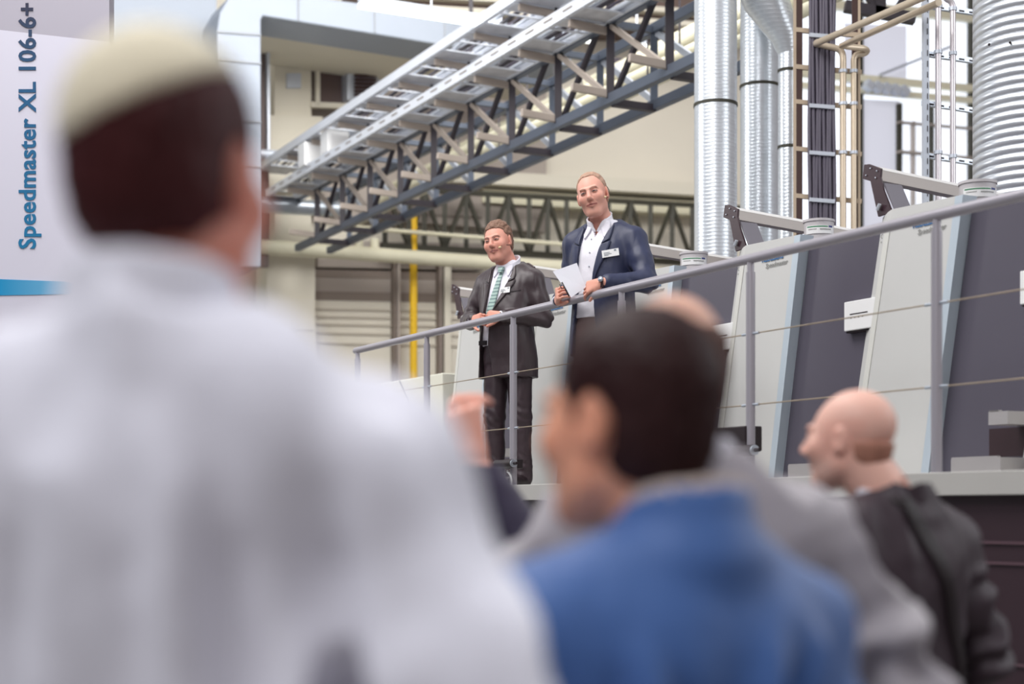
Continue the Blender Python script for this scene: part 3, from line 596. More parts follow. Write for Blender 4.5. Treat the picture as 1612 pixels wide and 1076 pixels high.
# ---------------------------------------------------------------- signed-distance sculpting (numpy) -> surface nets mesh
def V3(*a): return np.array(a, dtype=np.float32)
class Field:
    def __init__(s, lo, hi, h):
        s.lo = np.array(lo, np.float32); s.h = h; s.n = np.ceil((np.array(hi)-s.lo)/h).astype(int)+1
        s.F = np.full(tuple(s.n), 1.0, np.float32); s.ax = [s.lo[i]+h*np.arange(s.n[i], dtype=np.float32) for i in range(3)]
    def sub(s, lo, hi, pad):
        a = np.clip(np.floor((np.array(lo)-pad-s.lo)/s.h).astype(int), 0, s.n-1); b = np.clip(np.ceil((np.array(hi)+pad-s.lo)/s.h).astype(int)+1, 1, s.n)
        if np.any(b <= a): return None
        sl = tuple(slice(a[i], b[i]) for i in range(3))
        X, Y, Z = np.meshgrid(*[s.ax[i][sl[i]] for i in range(3)], indexing='ij', sparse=True)
        return sl, X, Y, Z
    def put(s, fn, lo, hi, k=0.0, mode='add'):
        pad = max(3*s.h, 1.5*k+2*s.h); r = s.sub(lo, hi, pad)
        if r is None: return
        sl, X, Y, Z = r; d = fn(X, Y, Z).astype(np.float32); F = s.F[sl]
        if mode == 'add':
            if k > 0:
                h = np.clip(.5+.5*(F-d)/k, 0, 1); s.F[sl] = np.minimum(F*(1-h)+d*h-k*h*(1-h), F)
            else: s.F[sl] = np.minimum(F, d)
        elif mode == 'cut':
            if k > 0:
                h = np.clip(.5-.5*(F+d)/k, 0, 1); s.F[sl] = np.maximum(F*(1-h)-d*h+k*h*(1-h), F)
            else: s.F[sl] = np.maximum(F, -d)
    # primitives
    def ell(s, c, r, k=.01, mode='add', R=None):
        c = np.array(c, float); r = np.array(r, float); m = r.max(); Rm = None if R is None else np.array(R.to_3x3().transposed())
        def fn(X, Y, Z):
            x, y, z = X-c[0], Y-c[1], Z-c[2]
            if Rm is not None: x, y, z = (Rm[i, 0]*x+Rm[i, 1]*y+Rm[i, 2]*z for i in range(3))
            k0 = np.sqrt((x/r[0])**2+(y/r[1])**2+(z/r[2])**2); k1 = np.sqrt((x/r[0]**2)**2+(y/r[1]**2)**2+(z/r[2]**2)**2)+1e-6
            return k0*(k0-1)/k1
        ext = m if R is not None else r
        s.put(fn, c-ext, c+ext, k, mode); return s
    def cap(s, a, b, r1, r2=None, k=.01, mode='add', flat=None):
        "tapered capsule; flat=(dir, f) squashes it along dir by factor f"
        a = np.array(a, float); b = np.array(b, float); r2 = r1 if r2 is None else r2; ba = b-a; L2 = max((ba**2).sum(), 1e-9)
        fd = None
        if flat is not None: fd = np.array(flat[0], float); fd /= np.linalg.norm(fd); ff = 1/flat[1]-1
        def fn(X, Y, Z):
            x, y, z = X-a[0], Y-a[1], Z-a[2]; t = np.clip((x*ba[0]+y*ba[1]+z*ba[2])/L2, 0, 1)
            dx, dy, dz = x-t*ba[0], y-t*ba[1], z-t*ba[2]
            if fd is not None:
                q = (dx*fd[0]+dy*fd[1]+dz*fd[2])*ff; dx, dy, dz = dx+q*fd[0], dy+q*fd[1], dz+q*fd[2]
            return np.sqrt(dx*dx+dy*dy+dz*dz)-(r1+(r2-r1)*t)
        R = max(r1, r2); s.put(fn, np.minimum(a, b)-R, np.maximum(a, b)+R, k, mode); return s
    def loft(s, rows, k=.01, mode='add', off=0.0, p=2.3, shift=None):
        "stack of super-ellipses: rows of (z, half width, half depth, centre x, centre y)"
        rows = sorted(rows); zs = [r[0] for r in rows]; A = np.array(rows, float)
        def fn(X, Y, Z):
            z = np.clip(Z, zs[0], zs[-1]); g = lambda j: np.interp(z, zs, A[:, j])
            # smooth the profile a little
            rx = (g(1)+np.interp(z-.02, zs, A[:, 1])+np.interp(z+.02, zs, A[:, 1]))/3+off; ry = (g(2)+np.interp(z-.02, zs, A[:, 2])+np.interp(z+.02, zs, A[:, 2]))/3+off
            x = (X-g(3))/rx; y = (Y-g(4))/ry; q = (np.abs(x)**p+np.abs(y)**p)**(1/p)
            d = (q-1)*np.minimum(rx, ry); dz = np.abs(Z-z)
            return np.where(dz > 0, np.sqrt(np.maximum(d, 0)**2+dz**2)+np.minimum(d, 0)*0, d)
        mx = A[:, 1].max()+np.abs(A[:, 3]).max()+off; my = A[:, 2].max()+np.abs(A[:, 4]).max()+off
        s.put(fn, (-mx, -my, zs[0]), (mx, my, zs[-1]), k, mode); return s
    def fn(s, f, lo, hi, k=0, mode='cut'): s.put(f, lo, hi, k, mode); return s
    def mesh(s):
        F = s.F.copy(); F[0] = 1; F[-1] = 1; F[:, 0] = 1; F[:, -1] = 1; F[:, :, 0] = 1; F[:, :, -1] = 1
        I = F < 0; n = F.shape; C = [(i, j, k) for i in (0, 1) for j in (0, 1) for k in (0, 1)]
        sl = lambda o: tuple(slice(o[d], n[d]-1+o[d]) for d in range(3))
        cnt = sum(I[sl(c)].astype(np.int8) for c in C); act = (cnt > 0) & (cnt < 8); idx = np.argwhere(act)
        if len(idx) == 0: return np.zeros((0, 3)), []
        vid = np.full(act.shape, -1, np.int64); vid[act] = np.arange(len(idx))
        cv = {c: F[idx[:, 0]+c[0], idx[:, 1]+c[1], idx[:, 2]+c[2]] for c in C}
        acc = np.zeros((len(idx), 3)); m = np.zeros(len(idx))
        for c in C:
            for d in range(3):
                if c[d] == 0:
                    e = list(c); e[d] = 1; e = tuple(e); a, b = cv[c], cv[e]; cr = (a < 0) != (b < 0)
                    t = np.where(cr, a/np.where(a-b == 0, 1, a-b), 0); q = np.tile(np.array(c, float), (len(idx), 1)); q[:, d] += t
                    acc[cr] += q[cr]; m += cr
        V = s.lo+s.h*(idx+acc/m[:, None]); Q = []
        for d in range(3):
            e = [0, 0, 0]; e[d] = 1; s0 = tuple(slice(0, n[i]-e[i]) for i in range(3)); s1 = tuple(slice(e[i], n[i]) for i in range(3))
            ch = np.argwhere(I[s0] != I[s1]); u, w = [(1, 2), (2, 0), (0, 1)][d]
            ch = ch[(ch[:, u] > 0) & (ch[:, w] > 0) & (ch[:, u] < n[u]-1) & (ch[:, w] < n[w]-1)]
            ins = I[ch[:, 0], ch[:, 1], ch[:, 2]]; o = []
            for du, dw in ((-1, -1), (0, -1), (0, 0), (-1, 0)):
                p = ch.copy(); p[:, u] += du; p[:, w] += dw; o.append(vid[p[:, 0], p[:, 1], p[:, 2]])
            q = np.stack(o, 1); q[~ins] = q[~ins][:, ::-1]; Q.append(q)
        return V, np.concatenate(Q)
def sdf_obj(name, fields, m, parent, cloth=None, colfn=None, seed=0, xf=None, smooth_it=0):
    "fields: list of Field; result in the person's local frame (or moved by xf)"
    vs = []; qs = []; n0 = 0
    for fi in fields:
        f, M = fi if isinstance(fi, tuple) else (fi, None)
        V, Qd = f.mesh()
        if len(V) == 0: continue
        if M is not None: A = np.array(M); V = V@A[:3, :3].T+A[:3, 3]
        vs.append(V); qs.append(Qd+n0); n0 += len(V)
    V = np.concatenate(vs); Qd = np.concatenate(qs)
    me = bpy.data.meshes.new(name); me.vertices.add(len(V)); me.vertices.foreach_set('co', V.astype(np.float32).ravel())
    me.loops.add(len(Qd)*4); me.loops.foreach_set('vertex_index', Qd.astype(np.int32).ravel())
    me.polygons.add(len(Qd)); me.polygons.foreach_set('loop_start', np.arange(0, len(Qd)*4, 4, dtype=np.int32)); me.polygons.foreach_set('loop_total', np.full(len(Qd), 4, np.int32))
    me.update(calc_edges=True); me.validate()
    if cloth:
        nr = [v.normal.copy() for v in me.vertices]
        for v, nn in zip(me.vertices, nr):
            v.co += nn*cloth(v.co, nn)
        me.update()
    if colfn:
        ca = me.color_attributes.new('Col', 'FLOAT_COLOR', 'POINT'); buf = np.empty((len(me.vertices), 4), np.float32)
        co = np.empty(len(me.vertices)*3, np.float32); me.vertices.foreach_get('co', co); buf[:, :3] = colfn(co.reshape(-1, 3)); buf[:, 3] = 1
        ca.data.foreach_set('color', buf.ravel())
    me.polygons.foreach_set('use_smooth', [True]*len(me.polygons)); me.materials.append(m)
    o = bpy.data.objects.new(name, me); sc.collection.objects.link(o); o.parent = parent
    if smooth_it:
        sm = o.modifiers.new('smooth', 'SMOOTH'); sm.iterations = smooth_it; sm.factor = .5
    return o
def lchild(o, parent):
    "parent a mesh given in the person's local frame"
    o.parent = parent; o.matrix_parent_inverse = Matrix.Identity(4); return o
def lbuild(mb, name, m, parent, smooth=False, bevel=0.0):
    o = mb.build(name, m, None, smooth, bevel); return lchild(o, parent)
def nz(p, s, seed=0): return noise.noise(Vector((p[0]*s[0]+seed*7.3, p[1]*s[1]+seed*3.1, p[2]*s[2]-seed*5.7)))
def ridge(x): return 1-2*abs(x)
# ---------------------------------------------------------------- people
def sm(a, b, x): t = np.clip((x-a)/(b-a), 0, 1); return t*t*(3-2*t)
def head_fields(S, face=True, jaw=1.0, h=.003, neck=.058, mouth=0.0, smile=0.0, fat=1.0, neckto=(0, .035, -.17), hf=None):
    f = Field((-.11*S, -.15*S, -.25*S), (.11*S, .13*S, .15*S), h)
    g = lambda *a: tuple(S*x for x in a)
    f.ell(g(0, .022, .040), g(.077, .097, .086), k=.02*S)
    f.ell(g(0, -.022, -.01), g(.066*fat, .074, .09), k=.03*S)
    f.ell(g(0, -.035, -.065), g(.052*jaw, .05, .045), k=.03*S)
    f.ell(g(0, -.072, -.098), g(.024*jaw, .02, .018), k=.025*S)
    for x in (-1, 1):
        f.cap(g(x*.048*jaw, .0, -.06), g(x*.022, -.06, -.097), .016*S, .014*S, k=.03*S)
        f.ell(g(x*.044, -.066, -.018), g(.022, .02, .02), k=.03*S)
        f.cap(g(x*.04, -.083, .034), g(x*.012, -.094, .03), .008*S, .008*S, k=.012*S)
        f.ell(g(x*.031, -.104, .010), g(.019, .017, .012), k=.012*S, mode='cut')
        f.ell(g(x*.031, -.0835, .012), g(.0145, .012, .0105), k=.004*S)
        # ear
        f.ell(g(x*.079, .012, .0), g(.008, .020, .032), k=.006*S, R=Matrix.Rotation(x*.35, 3, 'Z'))
        f.ell(g(x*.089, .005, .003), g(.006, .011, .019), k=.004*S, mode='cut')
        f.ell(g(x*.076, .002, -.024), g(.006, .008, .009), k=.005*S)
        f.ell(g(x*.0105, -.1035, -.026), g(.0085, .010, .0075), k=.006*S)
        # cheek to mouth crease
        f.cap(g(x*.022, -.1, -.028), g(x*.036, -.088, -.055), .0025*S, .002*S, k=.006*S, mode='cut')
    f.cap(g(0, -.092, .026), g(0, -.112, -.016), .0085*S, .0115*S, k=.012*S)
    f.ell(g(0, -.116, -.019), g(.011, .010, .009), k=.008*S)
    for x in (-1, 1):
        f.cap(g(0, -.0965, -.0485), g(x*.027, -.083, -.052+smile*.006), .0055*S, .003*S, k=.004*S)
        f.cap(g(0, -.0955, -.0605), g(x*.025, -.083, -.0565+smile*.006), .0068*S, .003*S, k=.004*S)
        f.cap(g(0, -.104, -.0545), g(x*.029, -.089, -.0545+smile*.007), .0022*S+mouth*.003, .0015*S, k=.002*S, mode='cut')
    f.cap(g(0, .022, -.04), g(*neckto), neck*S, neck*S*1.06, k=.02*S)
    return f
def skin_cols(S, base, lip, browc, stub=None, baldtop=False, flush=(1.0, .86, .84), under=None):
    base = np.array(lin(base)); lip = np.array(lin(lip)); browc = np.array(lin(browc))
    def fn(P_):
        x, y, z = P_[:, 0]/S, P_[:, 1]/S, P_[:, 2]/S
        c = np.tile(base, (len(P_), 1)); ax = np.abs(x)
        def mixc(c, w, col): return c*(1-w[:, None])+np.array(col)*w[:, None]
        front = sm(-.05, -.075, y)
        c = mixc(c, .6*sm(.03, .0, np.hypot(ax-.045, z+.02))*front, base*np.array(flush))
        c = mixc(c, .6*sm(.022, .0, np.hypot(ax, z+.02))*front, base*np.array(flush))
        c = mixc(c, .5*sm(.060, .072, ax)*(z < .05), base*np.array(flush))
        if stub is not None: c = mixc(c, .35*sm(-.03, -.06, z)*sm(.02, -.03, y), lin(stub))
        w = sm(.0085, .0050, np.abs(z+.0545+.0))*sm(.032, .026, ax)*sm(-.078, -.084, y); c = mixc(c, .55*w, lip)
        w = sm(.0026, .001, np.abs(z+.0545))*sm(.033, .028, ax)*sm(-.076, -.082, y); c = mixc(c, w, lip*.25)
        # brows and lash line
        bz = .034-.010*((ax-.030)/.02)**2
        c = mixc(c, .65*sm(.0056, .0026, np.abs(z-bz))*sm(.0235, .018, np.abs(ax-.032))*front, browc)
        lz = .0165-.006*((ax-.031)/.014)**2
        c = mixc(c, .9*sm(.0032, .0012, np.abs(z-lz))*sm(.0175, .014, np.abs(ax-.031))*front, browc*.4)
        # open eye slit: white with dark iris
        ez = np.abs(z-.0125); ew = sm(.0036, .0026, ez)*sm(.0135, .0115, np.abs(ax-.031))*front
        c = mixc(c, .9*ew, (.25, .19, .17)); c = mixc(c, ew*sm(.0062, .0048, np.abs(ax-.030)), (.035, .028, .03))
        c = mixc(c, .55*sm(.0045, .002, np.abs(z-.0055+.0))*sm(.014, .01, np.abs(ax-.031))*front, base*.55)
        return c
    return fn
def hair_field(S, h, lo, hi, shape, thick=.008, cutfn=None, top=0.0):
    f = Field((-.12*S, -.15*S, -.16*S), (.12*S, .16*S, .19*S), h)
    g = lambda *a: tuple(S*x for x in a)
    f.ell(g(0, .024, .043+top/2), g(.077+thick, .097+thick, .086+thick+top), k=.01*S)
    f.ell(g(0, .03, -.02), g(.070+thick, .078+thick, .075), k=.03*S)
    ear = lambda X, Y, Z: (np.sqrt(((Y/S-.012)/.026)**2+((Z/S+.002)/.038)**2+0*X)-1)*.025*S
    f.fn(lambda X, Y, Z: np.minimum(shape(X/S, Y/S, Z/S)*S, np.where(np.abs(X) > .055*S, ear(X, Y, Z), 1.0)), f.lo, f.lo+f.h*f.n, k=.006*S, mode='cut')
    return f
def hair_disp(amp, sx=(120, 60, 60), sd=0):
    return lambda p, n: amp*(nz(p, sx, sd)+.6*nz(p, tuple(q*2 for q in sx), sd+1))
def hand_field(f, wrist, d, nrm, side, curl=(.5, .5, .5, .5), S=1.0, thumb=(.6, .3), spread=.06, k=.006):
    "palm, four fingers and thumb; d: wrist to knuckles, nrm: the way the palm faces, side: +1 puts the thumb on d x nrm side"
    d = Vector(d).normalized(); nrm = Vector(nrm); nrm = (nrm-d*nrm.dot(d)).normalized(); lat = d.cross(nrm)*side; w = Vector(wrist)
    L = .09*S
    f.cap(w-d*.012*S, w+d*.01*S, .027*S, .026*S, k=.012, flat=(nrm, .8))
    for q in (-.027, -.009, .009, .027):
        f.cap(w+d*.008*S+lat*q*.55*S, w+d*L+lat*q*1.05*S, .0165*S, .0130*S, k=.012*S, flat=(nrm, .85))
    lens = ((.044, .026, .021), (.048, .030, .022), (.044, .028, .021), (.034, .021, .019)); offs = (.031, .0105, -.0105, -.030)
    for (ls, o, c) in zip(lens, offs, curl):
        p = w+d*(L-(.004 if abs(o) < .02 else .010)*S)+lat*o*S; dirv = (d+lat*o/.03*spread).normalized(); r = .0092*S; ang = 0
        for j, l in enumerate(ls):
            ang = c*(.8, 1.1, .75)[j]; ax = dirv.cross(nrm).normalized() if j == 0 else ax
            dirv = (Matrix.Rotation(ang, 3, ax) @ dirv); q = p+dirv*l*S; f.cap(p, q, r, r*.92, k=.003 if j == 0 else .0025); p = q; r *= .92
    b0 = w+d*.022*S+lat*.022*S; dirv = (d*.62+lat*thumb[0]+nrm*thumb[1]).normalized()
    b1 = b0+dirv*.042*S; f.cap(b0, b1, .0165*S, .0115*S, k=.01*S); dv2 = (dirv+d*.35-lat*.15).normalized(); b2 = b1+dv2*.032*S; f.cap(b1, b2, .0112*S, .0100*S, k=.004); b3 = b2+(dv2+nrm*.15-lat*.15).normalized()*.025*S; f.cap(b2, b3, .0100*S, .0085*S, k=.003)
def vn(a): return np.array([a[0], a[1], a[2]], float)
def torso_rows(S=1, w=1, d=1, belly=0.0, sh=.185):
    return [(.86*S, .175*w, .118*d, 0, .005), (.95*S, .180*w, .122*d, 0, 0), (1.06*S, .168*w, .118*d+belly, 0, -.005-belly*.5), (1.18*S, .172*w, .122*d+belly*.8, 0, -.008-belly*.4), (1.30*S, .186*w, .125*d, 0, .0), (1.38*S, .186*w, .115*d, 0, .008), (1.44*S, .160*w, .09*d, 0, .016), (1.485*S, .105*w, .07*d, 0, .022), (1.52*S, .062, .058, 0, .026)]
def jacket_fields(J, S=1, w=1, d=1, belly=0.0, hem=.74, h=.006, off=.016, open_=None, sleeve=1.0, cuff=True, collar=True, folds=None, flare=0.0):
    "J: dict of joints sl, sr, el, er, wl, wr in local coordinates"
    xs = [J[k][0] for k in J]; ys = [J[k][1] for k in J]; zs = [J[k][2] for k in J]
    f = Field((min(xs)-.12, min(min(ys)-.12, -.24), min(min(zs)-.12, hem-.03)), (max(xs)+.12, max(max(ys)+.12, .24), 1.60*S), h)
    rows = [(hem, (.182+flare)*w, .128*d, 0, .0), (.86*S, (.184+flare*.6)*w, .130*d, 0, 0)]+torso_rows(S, w, d, belly)[2:]
    f.loft(rows, off=off, k=.0)
    # shoulder line
    for s_ in ('l', 'r'):
        a, b_, c = J['s'+s_], J['e'+s_], J['w'+s_]
        f.cap((a[0]*.25, .02, 1.475*S), a, .052*S+off*.4, .060*S+off*.5, k=.05)
        am = tuple(a[i]*.5+b_[i]*.5 for i in range(3)); f.cap(a, am, .062*S+off*.7, .058*S+off*.6, k=.035*S); f.cap(am, b_, .058*S+off*.6, .050*S+off*.6, k=.02)
        v = vn(c)-vn(b_); e = vn(b_)+v*sleeve; f.cap(b_, tuple(e), .050*S+off*.6, .036*S+off*.6, k=.015)
        if cuff: # open cuff end
            u = v/np.linalg.norm(v); f.fn(lambda X, Y, Z, u=u, e=e: -((X-e[0])*u[0]+(Y-e[1])*u[1]+(Z-e[2])*u[2])+.0+0*X if True else 0, e-.07+u*.03, e+.07+u*.03, mode='cut') if False else None
    return f
def cloth_std(amp=.004, seed=0, J=None, big=0.0, bs=(9, 9, 3.2), elbows=(), er=.16, ea=.008, ef=34):
    el = [Vector(e) for e in elbows]
    def fn(p, n):
        v = amp*nz(p, (14, 14, 7), seed)+amp*.5*nz(p, (34, 34, 20), seed+3)
        if big: 
            v += big*(ridge(nz(p, bs, seed+5)*1.4)-.45)
        for e in el:
            r = (p-e).length
            if r < er: v += ea*(1-r/er)*math.sin(ef*(p.z*1.4+p.x*.8)+4*nz(p, (9, 9, 9), seed+9))
        return v
    return fn
M_skin = mat('skin', (225, 170, 150), .5, attr=True, bump=.04, bscale=300, sss=.12, spec=.35)
def bvh_of(objs):
    vs = []; fs = []
    for o in objs:
        n = len(vs); vs += [v.co.copy() for v in o.data.vertices]; fs += [tuple(i+n for i in p.vertices) for p in o.data.polygons]
    return BVHTree.FromPolygons(vs, fs)
def drape(name, A, B_, bvh, m, parent, off=.003, thick=.004, nu=4, sub=6, back=False, rel=True):
    "cloth strip between two polylines A and B_ of (x, z) laid on the front of a garment"
    def res(Pl):
        out = []
        for i in range(len(Pl)-1):
            for j in range(sub): t = j/sub; out.append((Pl[i][0]*(1-t)+Pl[i+1][0]*t, Pl[i][1]*(1-t)+Pl[i+1][1]*t))
        return out+[Pl[-1]]
    A = res(A); B_ = res(B_); vs = []; sg = 1 if not back else -1
    for a, b in zip(A, B_):
        for k in range(nu+1):
            t = k/nu; x = a[0]*(1-t)+b[0]*t; z = a[1]*(1-t)+b[1]*t
            h = bvh.ray_cast(Vector((x, -1*sg, z)), Vector((0, sg, 0)))
            y = h[0].y if h[0] else (vs[-1][1] if vs else 0)
            vs.append([x, y-off*sg, z])
    n = nu+1; fs = [(i*n+k, i*n+k+1, (i+1)*n+k+1, (i+1)*n+k) for i in range(len(A)-1) for k in range(nu)]
    # clamp sudden jumps
    o = mesh_obj(name, vs, fs, m, None, True); s = o.modifiers.new('solid', 'SOLIDIFY'); s.thickness = thick; s.offset = 0
    return lchild(o, parent)
def rig(head, S=1.0, zt=0.0): pass
def person(label, X, Y, Z, th, sp):
    root = thing('person', label, 'person', (X, Y, Z), math.radians(th))
    S = sp.get('hs', 1.0); hc = Vector(sp['head']); J = sp['J']; nb = Vector(sp.get('neck', (0, .03, hc.z-.17)))
    Mh = Matrix.Translation(hc) @ Matrix.Rotation(math.radians(sp.get('yaw', 0)), 4, 'Z') @ Matrix.Rotation(math.radians(sp.get('roll', 0)), 4, 'Y') @ Matrix.Rotation(math.radians(sp.get('pitch', 0)), 4, 'X')
    hh = sp.get('h', .005)
    nt = Mh.inverted() @ nb; nt = tuple(c/S for c in nt)
    hf = head_fields(S, h=sp.get('hh', hh), neckto=nt, **sp.get('headkw', {}))
    # under-body: spine, arms and legs as one smooth surface beneath the clothes
    xs = [v[0] for v in J.values()]; ys = [v[1] for v in J.values()]
    bf = Field((min(xs)-.1, min(ys)-.12, -.01), (max(xs)+.1, max(ys)+.16, max(nb.z+.05, max(v[2] for v in J.values())+.1)), .012)
    k = .03; bf.cap(nb+Vector((0, 0, .03)), (0, .02, 1.2*sp['bs']), .06, .10, k=k); bf.cap((0, .02, 1.2*sp['bs']), (0, .01, .95*sp['bs']), .10, .12, k=k)
    for s_ in 'lr':
        bf.cap((0, .02, 1.38*sp['bs']), J['s'+s_], .06, .045, k=k); bf.cap(J['s'+s_], J['e'+s_], .045, .034, k=k); bf.cap(J['e'+s_], J['w'+s_], .034, .025, k=k)
        x = .09 if s_ == 'l' else -.09; b = sp['bs']
        bf.cap((x, 0, .93*b), (x*1.1, -.01, .5*b), .075, .05, k=k); bf.cap((x*1.1, -.01, .5*b), (x*1.15, .02, .08), .05, .035, k=k)
    # hands
    xs = [J[w][0] for w in ('wl', 'wr')]; hfs = []
    for s_ in 'lr':
        if s_ in sp['hands']:
            w = Vector(J['w'+s_]); q = Field(w-Vector((.22,)*3), w+Vector((.22,)*3), sp.get('handh', .006)); kw = dict(sp['hands'][s_]); hand_field(q, w, side=1 if s_ == 'l' else -1, **kw); hfs.append(q)
    cf = skin_cols(S, **sp['skin']); Mi = np.array(Mh.inverted())
    body = sdf_obj('body', [(hf, Mh), bf]+hfs, M_skin, root, colfn=lambda P_: np.where((np.linalg.norm(P_-np.array(hc), axis=1) < .2)[:, None], cf(P_@Mi[:3, :3].T+Mi[:3, 3]), np.array(lin(sp['skin']['base']))*np.array(sp.get('handtint', (1, .93, .9)))))
    if 'hair' in sp:
        H = sp['hair']; f = hair_field(S, H.get('h', .004), None, None, H['shape'], H.get('thick', .008), top=H.get('top', 0))
        o = sdf_obj('hair', [(f, None)], mat(H['mat'], H['rgb'], H.get('rough', .55), bump=.4, bscale=90, stretch=(1, 1, .25), var=.3, vscale=60, spec=.25), root, cloth=hair_disp(H.get('amp', .003), H.get('dsp', (120, 60, 60))))
        o.data.transform(Mh)
    return root, Mh, body
def trousers(root, m, bs=1.0, h=.012, w=1.0, top=.98, sh=True, shoe_m=None, seed=1, amp=.006):
    f = Field((-.30, -.2, .0), (.30, .22, top*bs+.06), h)
    f.loft([(.84*bs, .165*w, .115, 0, .005), (.92*bs, .172*w, .12, 0, 0), (top*bs, .162*w, .115, 0, 0)])
    for s_ in (-1, 1):
        f.cap((s_*.088*w, .005, .86*bs), (s_*.1*w, -.01, .48*bs), .094, .072, k=.03); f.cap((s_*.1*w, -.01, .48*bs), (s_*.108*w, .015, .055), .072, .062, k=.02)
    el = [(s_*.108, .0, .1) for s_ in (-1, 1)]
    sdf_obj('trousers', [f], m, root, cloth=cloth_std(amp, seed, elbows=[(s_*.108, -.05, .12) for s_ in (-1, 1)]+[(s_*.1, -.05, .48*bs) for s_ in (-1, 1)], er=.14, ea=.006, ef=70))
    for s_ in (-1, 1):
        g = Field((s_*.12-.08, -.24, -.01), (s_*.12+.08, .12, .14), min(h, .008)); g.ell((s_*.115, .01, .045), (.046, .075, .05), k=.01); g.ell((s_*.125, -.11, .035), (.048, .10, .038), k=.04)
        g.fn(lambda X, Y, Z: Z-.0+0*X+0*Y, g.lo, g.lo+g.h*g.n, mode='cut'); sdf_obj('shoe', [g], shoe_m or M_black, root)
def shirt(root, J, m, bs=1.0, hc=None, w=1, h=.008, colr=.075, colz=(1.50, 1.55), name='shirt', arms=False, off=.004, open_=0.0, belly=0.0, cx=0.0, cy=.03, tilt=(0, 0)):
    f = Field((-.27, -.24, .945*bs), (.27, .2, colz[1]+.06), h)
    f.loft([r for r in torso_rows(bs, w, 1, belly)], off=off)
    f.cap((cx*.5, cy, colz[0]-.04), (cx, cy, colz[0]), colr*1.15, colr, k=.02)
    g = Field((-.2, -.2, colz[0]-.05), (.2, .2, colz[1]+.08), min(h, .004))
    def ring(X, Y, Z):
        t = np.clip((Z-colz[0])/(colz[1]-colz[0]), -.5, 1.0); x = X-cx-tilt[0]*t; y = Y-cy-tilt[1]*t; fz = colz[1]+(y*.55) # lower at the front
        r = np.sqrt(x*x+(y*.93)**2); R_ = colr*(1.04-.06*t); d = np.abs(r-R_)-.0055; d = np.maximum(d, Z-fz); return np.maximum(d, colz[0]-.03-Z)
    g.fn(ring, g.lo, g.lo+g.h*g.n, mode='add')
    if open_: g.fn(lambda X, Y, Z: np.maximum(np.abs(X-cx)-open_*np.clip((Z-colz[0]+.03)/.06, .1, 2), Y-cy), g.lo, g.lo+g.h*g.n, mode='cut'); f.fn(lambda X, Y, Z: np.maximum(np.maximum(np.abs(X-cx)-open_*np.clip((Z-colz[0]+.07)/.09, .0, 1), Y-cy+.0), colz[0]-.075-Z), f.lo, f.lo+f.h*f.n, mode='cut')
    s = sdf_obj(name, [f], m, root, cloth=cloth_std(.004, 4)); c = sdf_obj('shirt_collar', [g], m, root); return s, c
def jacket(root, J, m, bs=1.0, w=1, d=1, belly=0, hem=.74, h=.006, off=.016, opening=None, trap=None, name='jacket', cloth=None, collar=None, flare=0.0, sleeve=1.0, extra=None):
    f = jacket_fields(J, bs, w, d, belly, hem, h, off, flare=flare, sleeve=sleeve)
    if trap: 
        for s_ in ('l', 'r'): a = J['s'+s_]; f.cap((trap[0] if len(trap) > 3 else 0, trap[-2], trap[-1]), a, trap[-3] if len(trap) > 3 else trap[0], .062, k=.035)
    if collar: cx, cy, cz, cr_, ch = collar; f.cap((cx*.6, cy+.0, cz-.05), (cx, cy, cz), cr_*1.2, cr_, k=.015)
    if extra: extra(f)
    hi = f.lo+f.h*f.n
    f.fn(lambda X, Y, Z: Z-hem+0*X+0*Y, (-.4, -.4, hem-.1), (.4, .4, hem), mode='cut')
    if collar:
        cx, cy, cz, cr_, ch = collar
        f.fn(lambda X, Y, Z: np.maximum(np.sqrt((X-cx)**2+(Y-cy)**2)-cr_+.012, cz-.035-Z), f.lo, hi, mode='cut')
        f.fn(lambda X, Y, Z: (cz+ch+(Y-cy)*.35)-Z+0*X, (cx-.16, cy-.16, cz), (cx+.16, cy+.16, cz+.2), mode='cut')
    if opening:
        oz = [o[0] for o in opening]; oc = [o[1] for o in opening]; ow = [o[2] for o in opening]
        f.fn(lambda X, Y, Z: np.maximum(np.abs(X-np.interp(Z, oz, oc))-np.interp(Z, oz, ow), Y-.02), f.lo, hi, mode='cut', k=.004)
    return sdf_obj(name, [f], m, root, cloth=cloth)
# ---- materials for clothing
def fabric(name, rgb, **k): return mat(name, rgb, k.pop('rough', .75), bump=.12, bscale=420, var=.05, vscale=12, sheen=.25, **k)
M_suit = mat('charcoal_suit', (58, 46, 50), .42, bump=.1, bscale=300, var=.08, vscale=10, sheen=.04)
M_suit_tr = mat('charcoal_trousers', (58, 44, 50), .5, bump=.1, bscale=300, var=.06)
M_navy = mat('navy_blazer', (40, 46, 76), .5, bump=.1, bscale=300, var=.08, vscale=10, sheen=.04)
M_shirt_w = mat('white_shirt', (232, 230, 240), .7, var=.02)
M_leather = mat('black_leather', (30, 22, 24), .3)
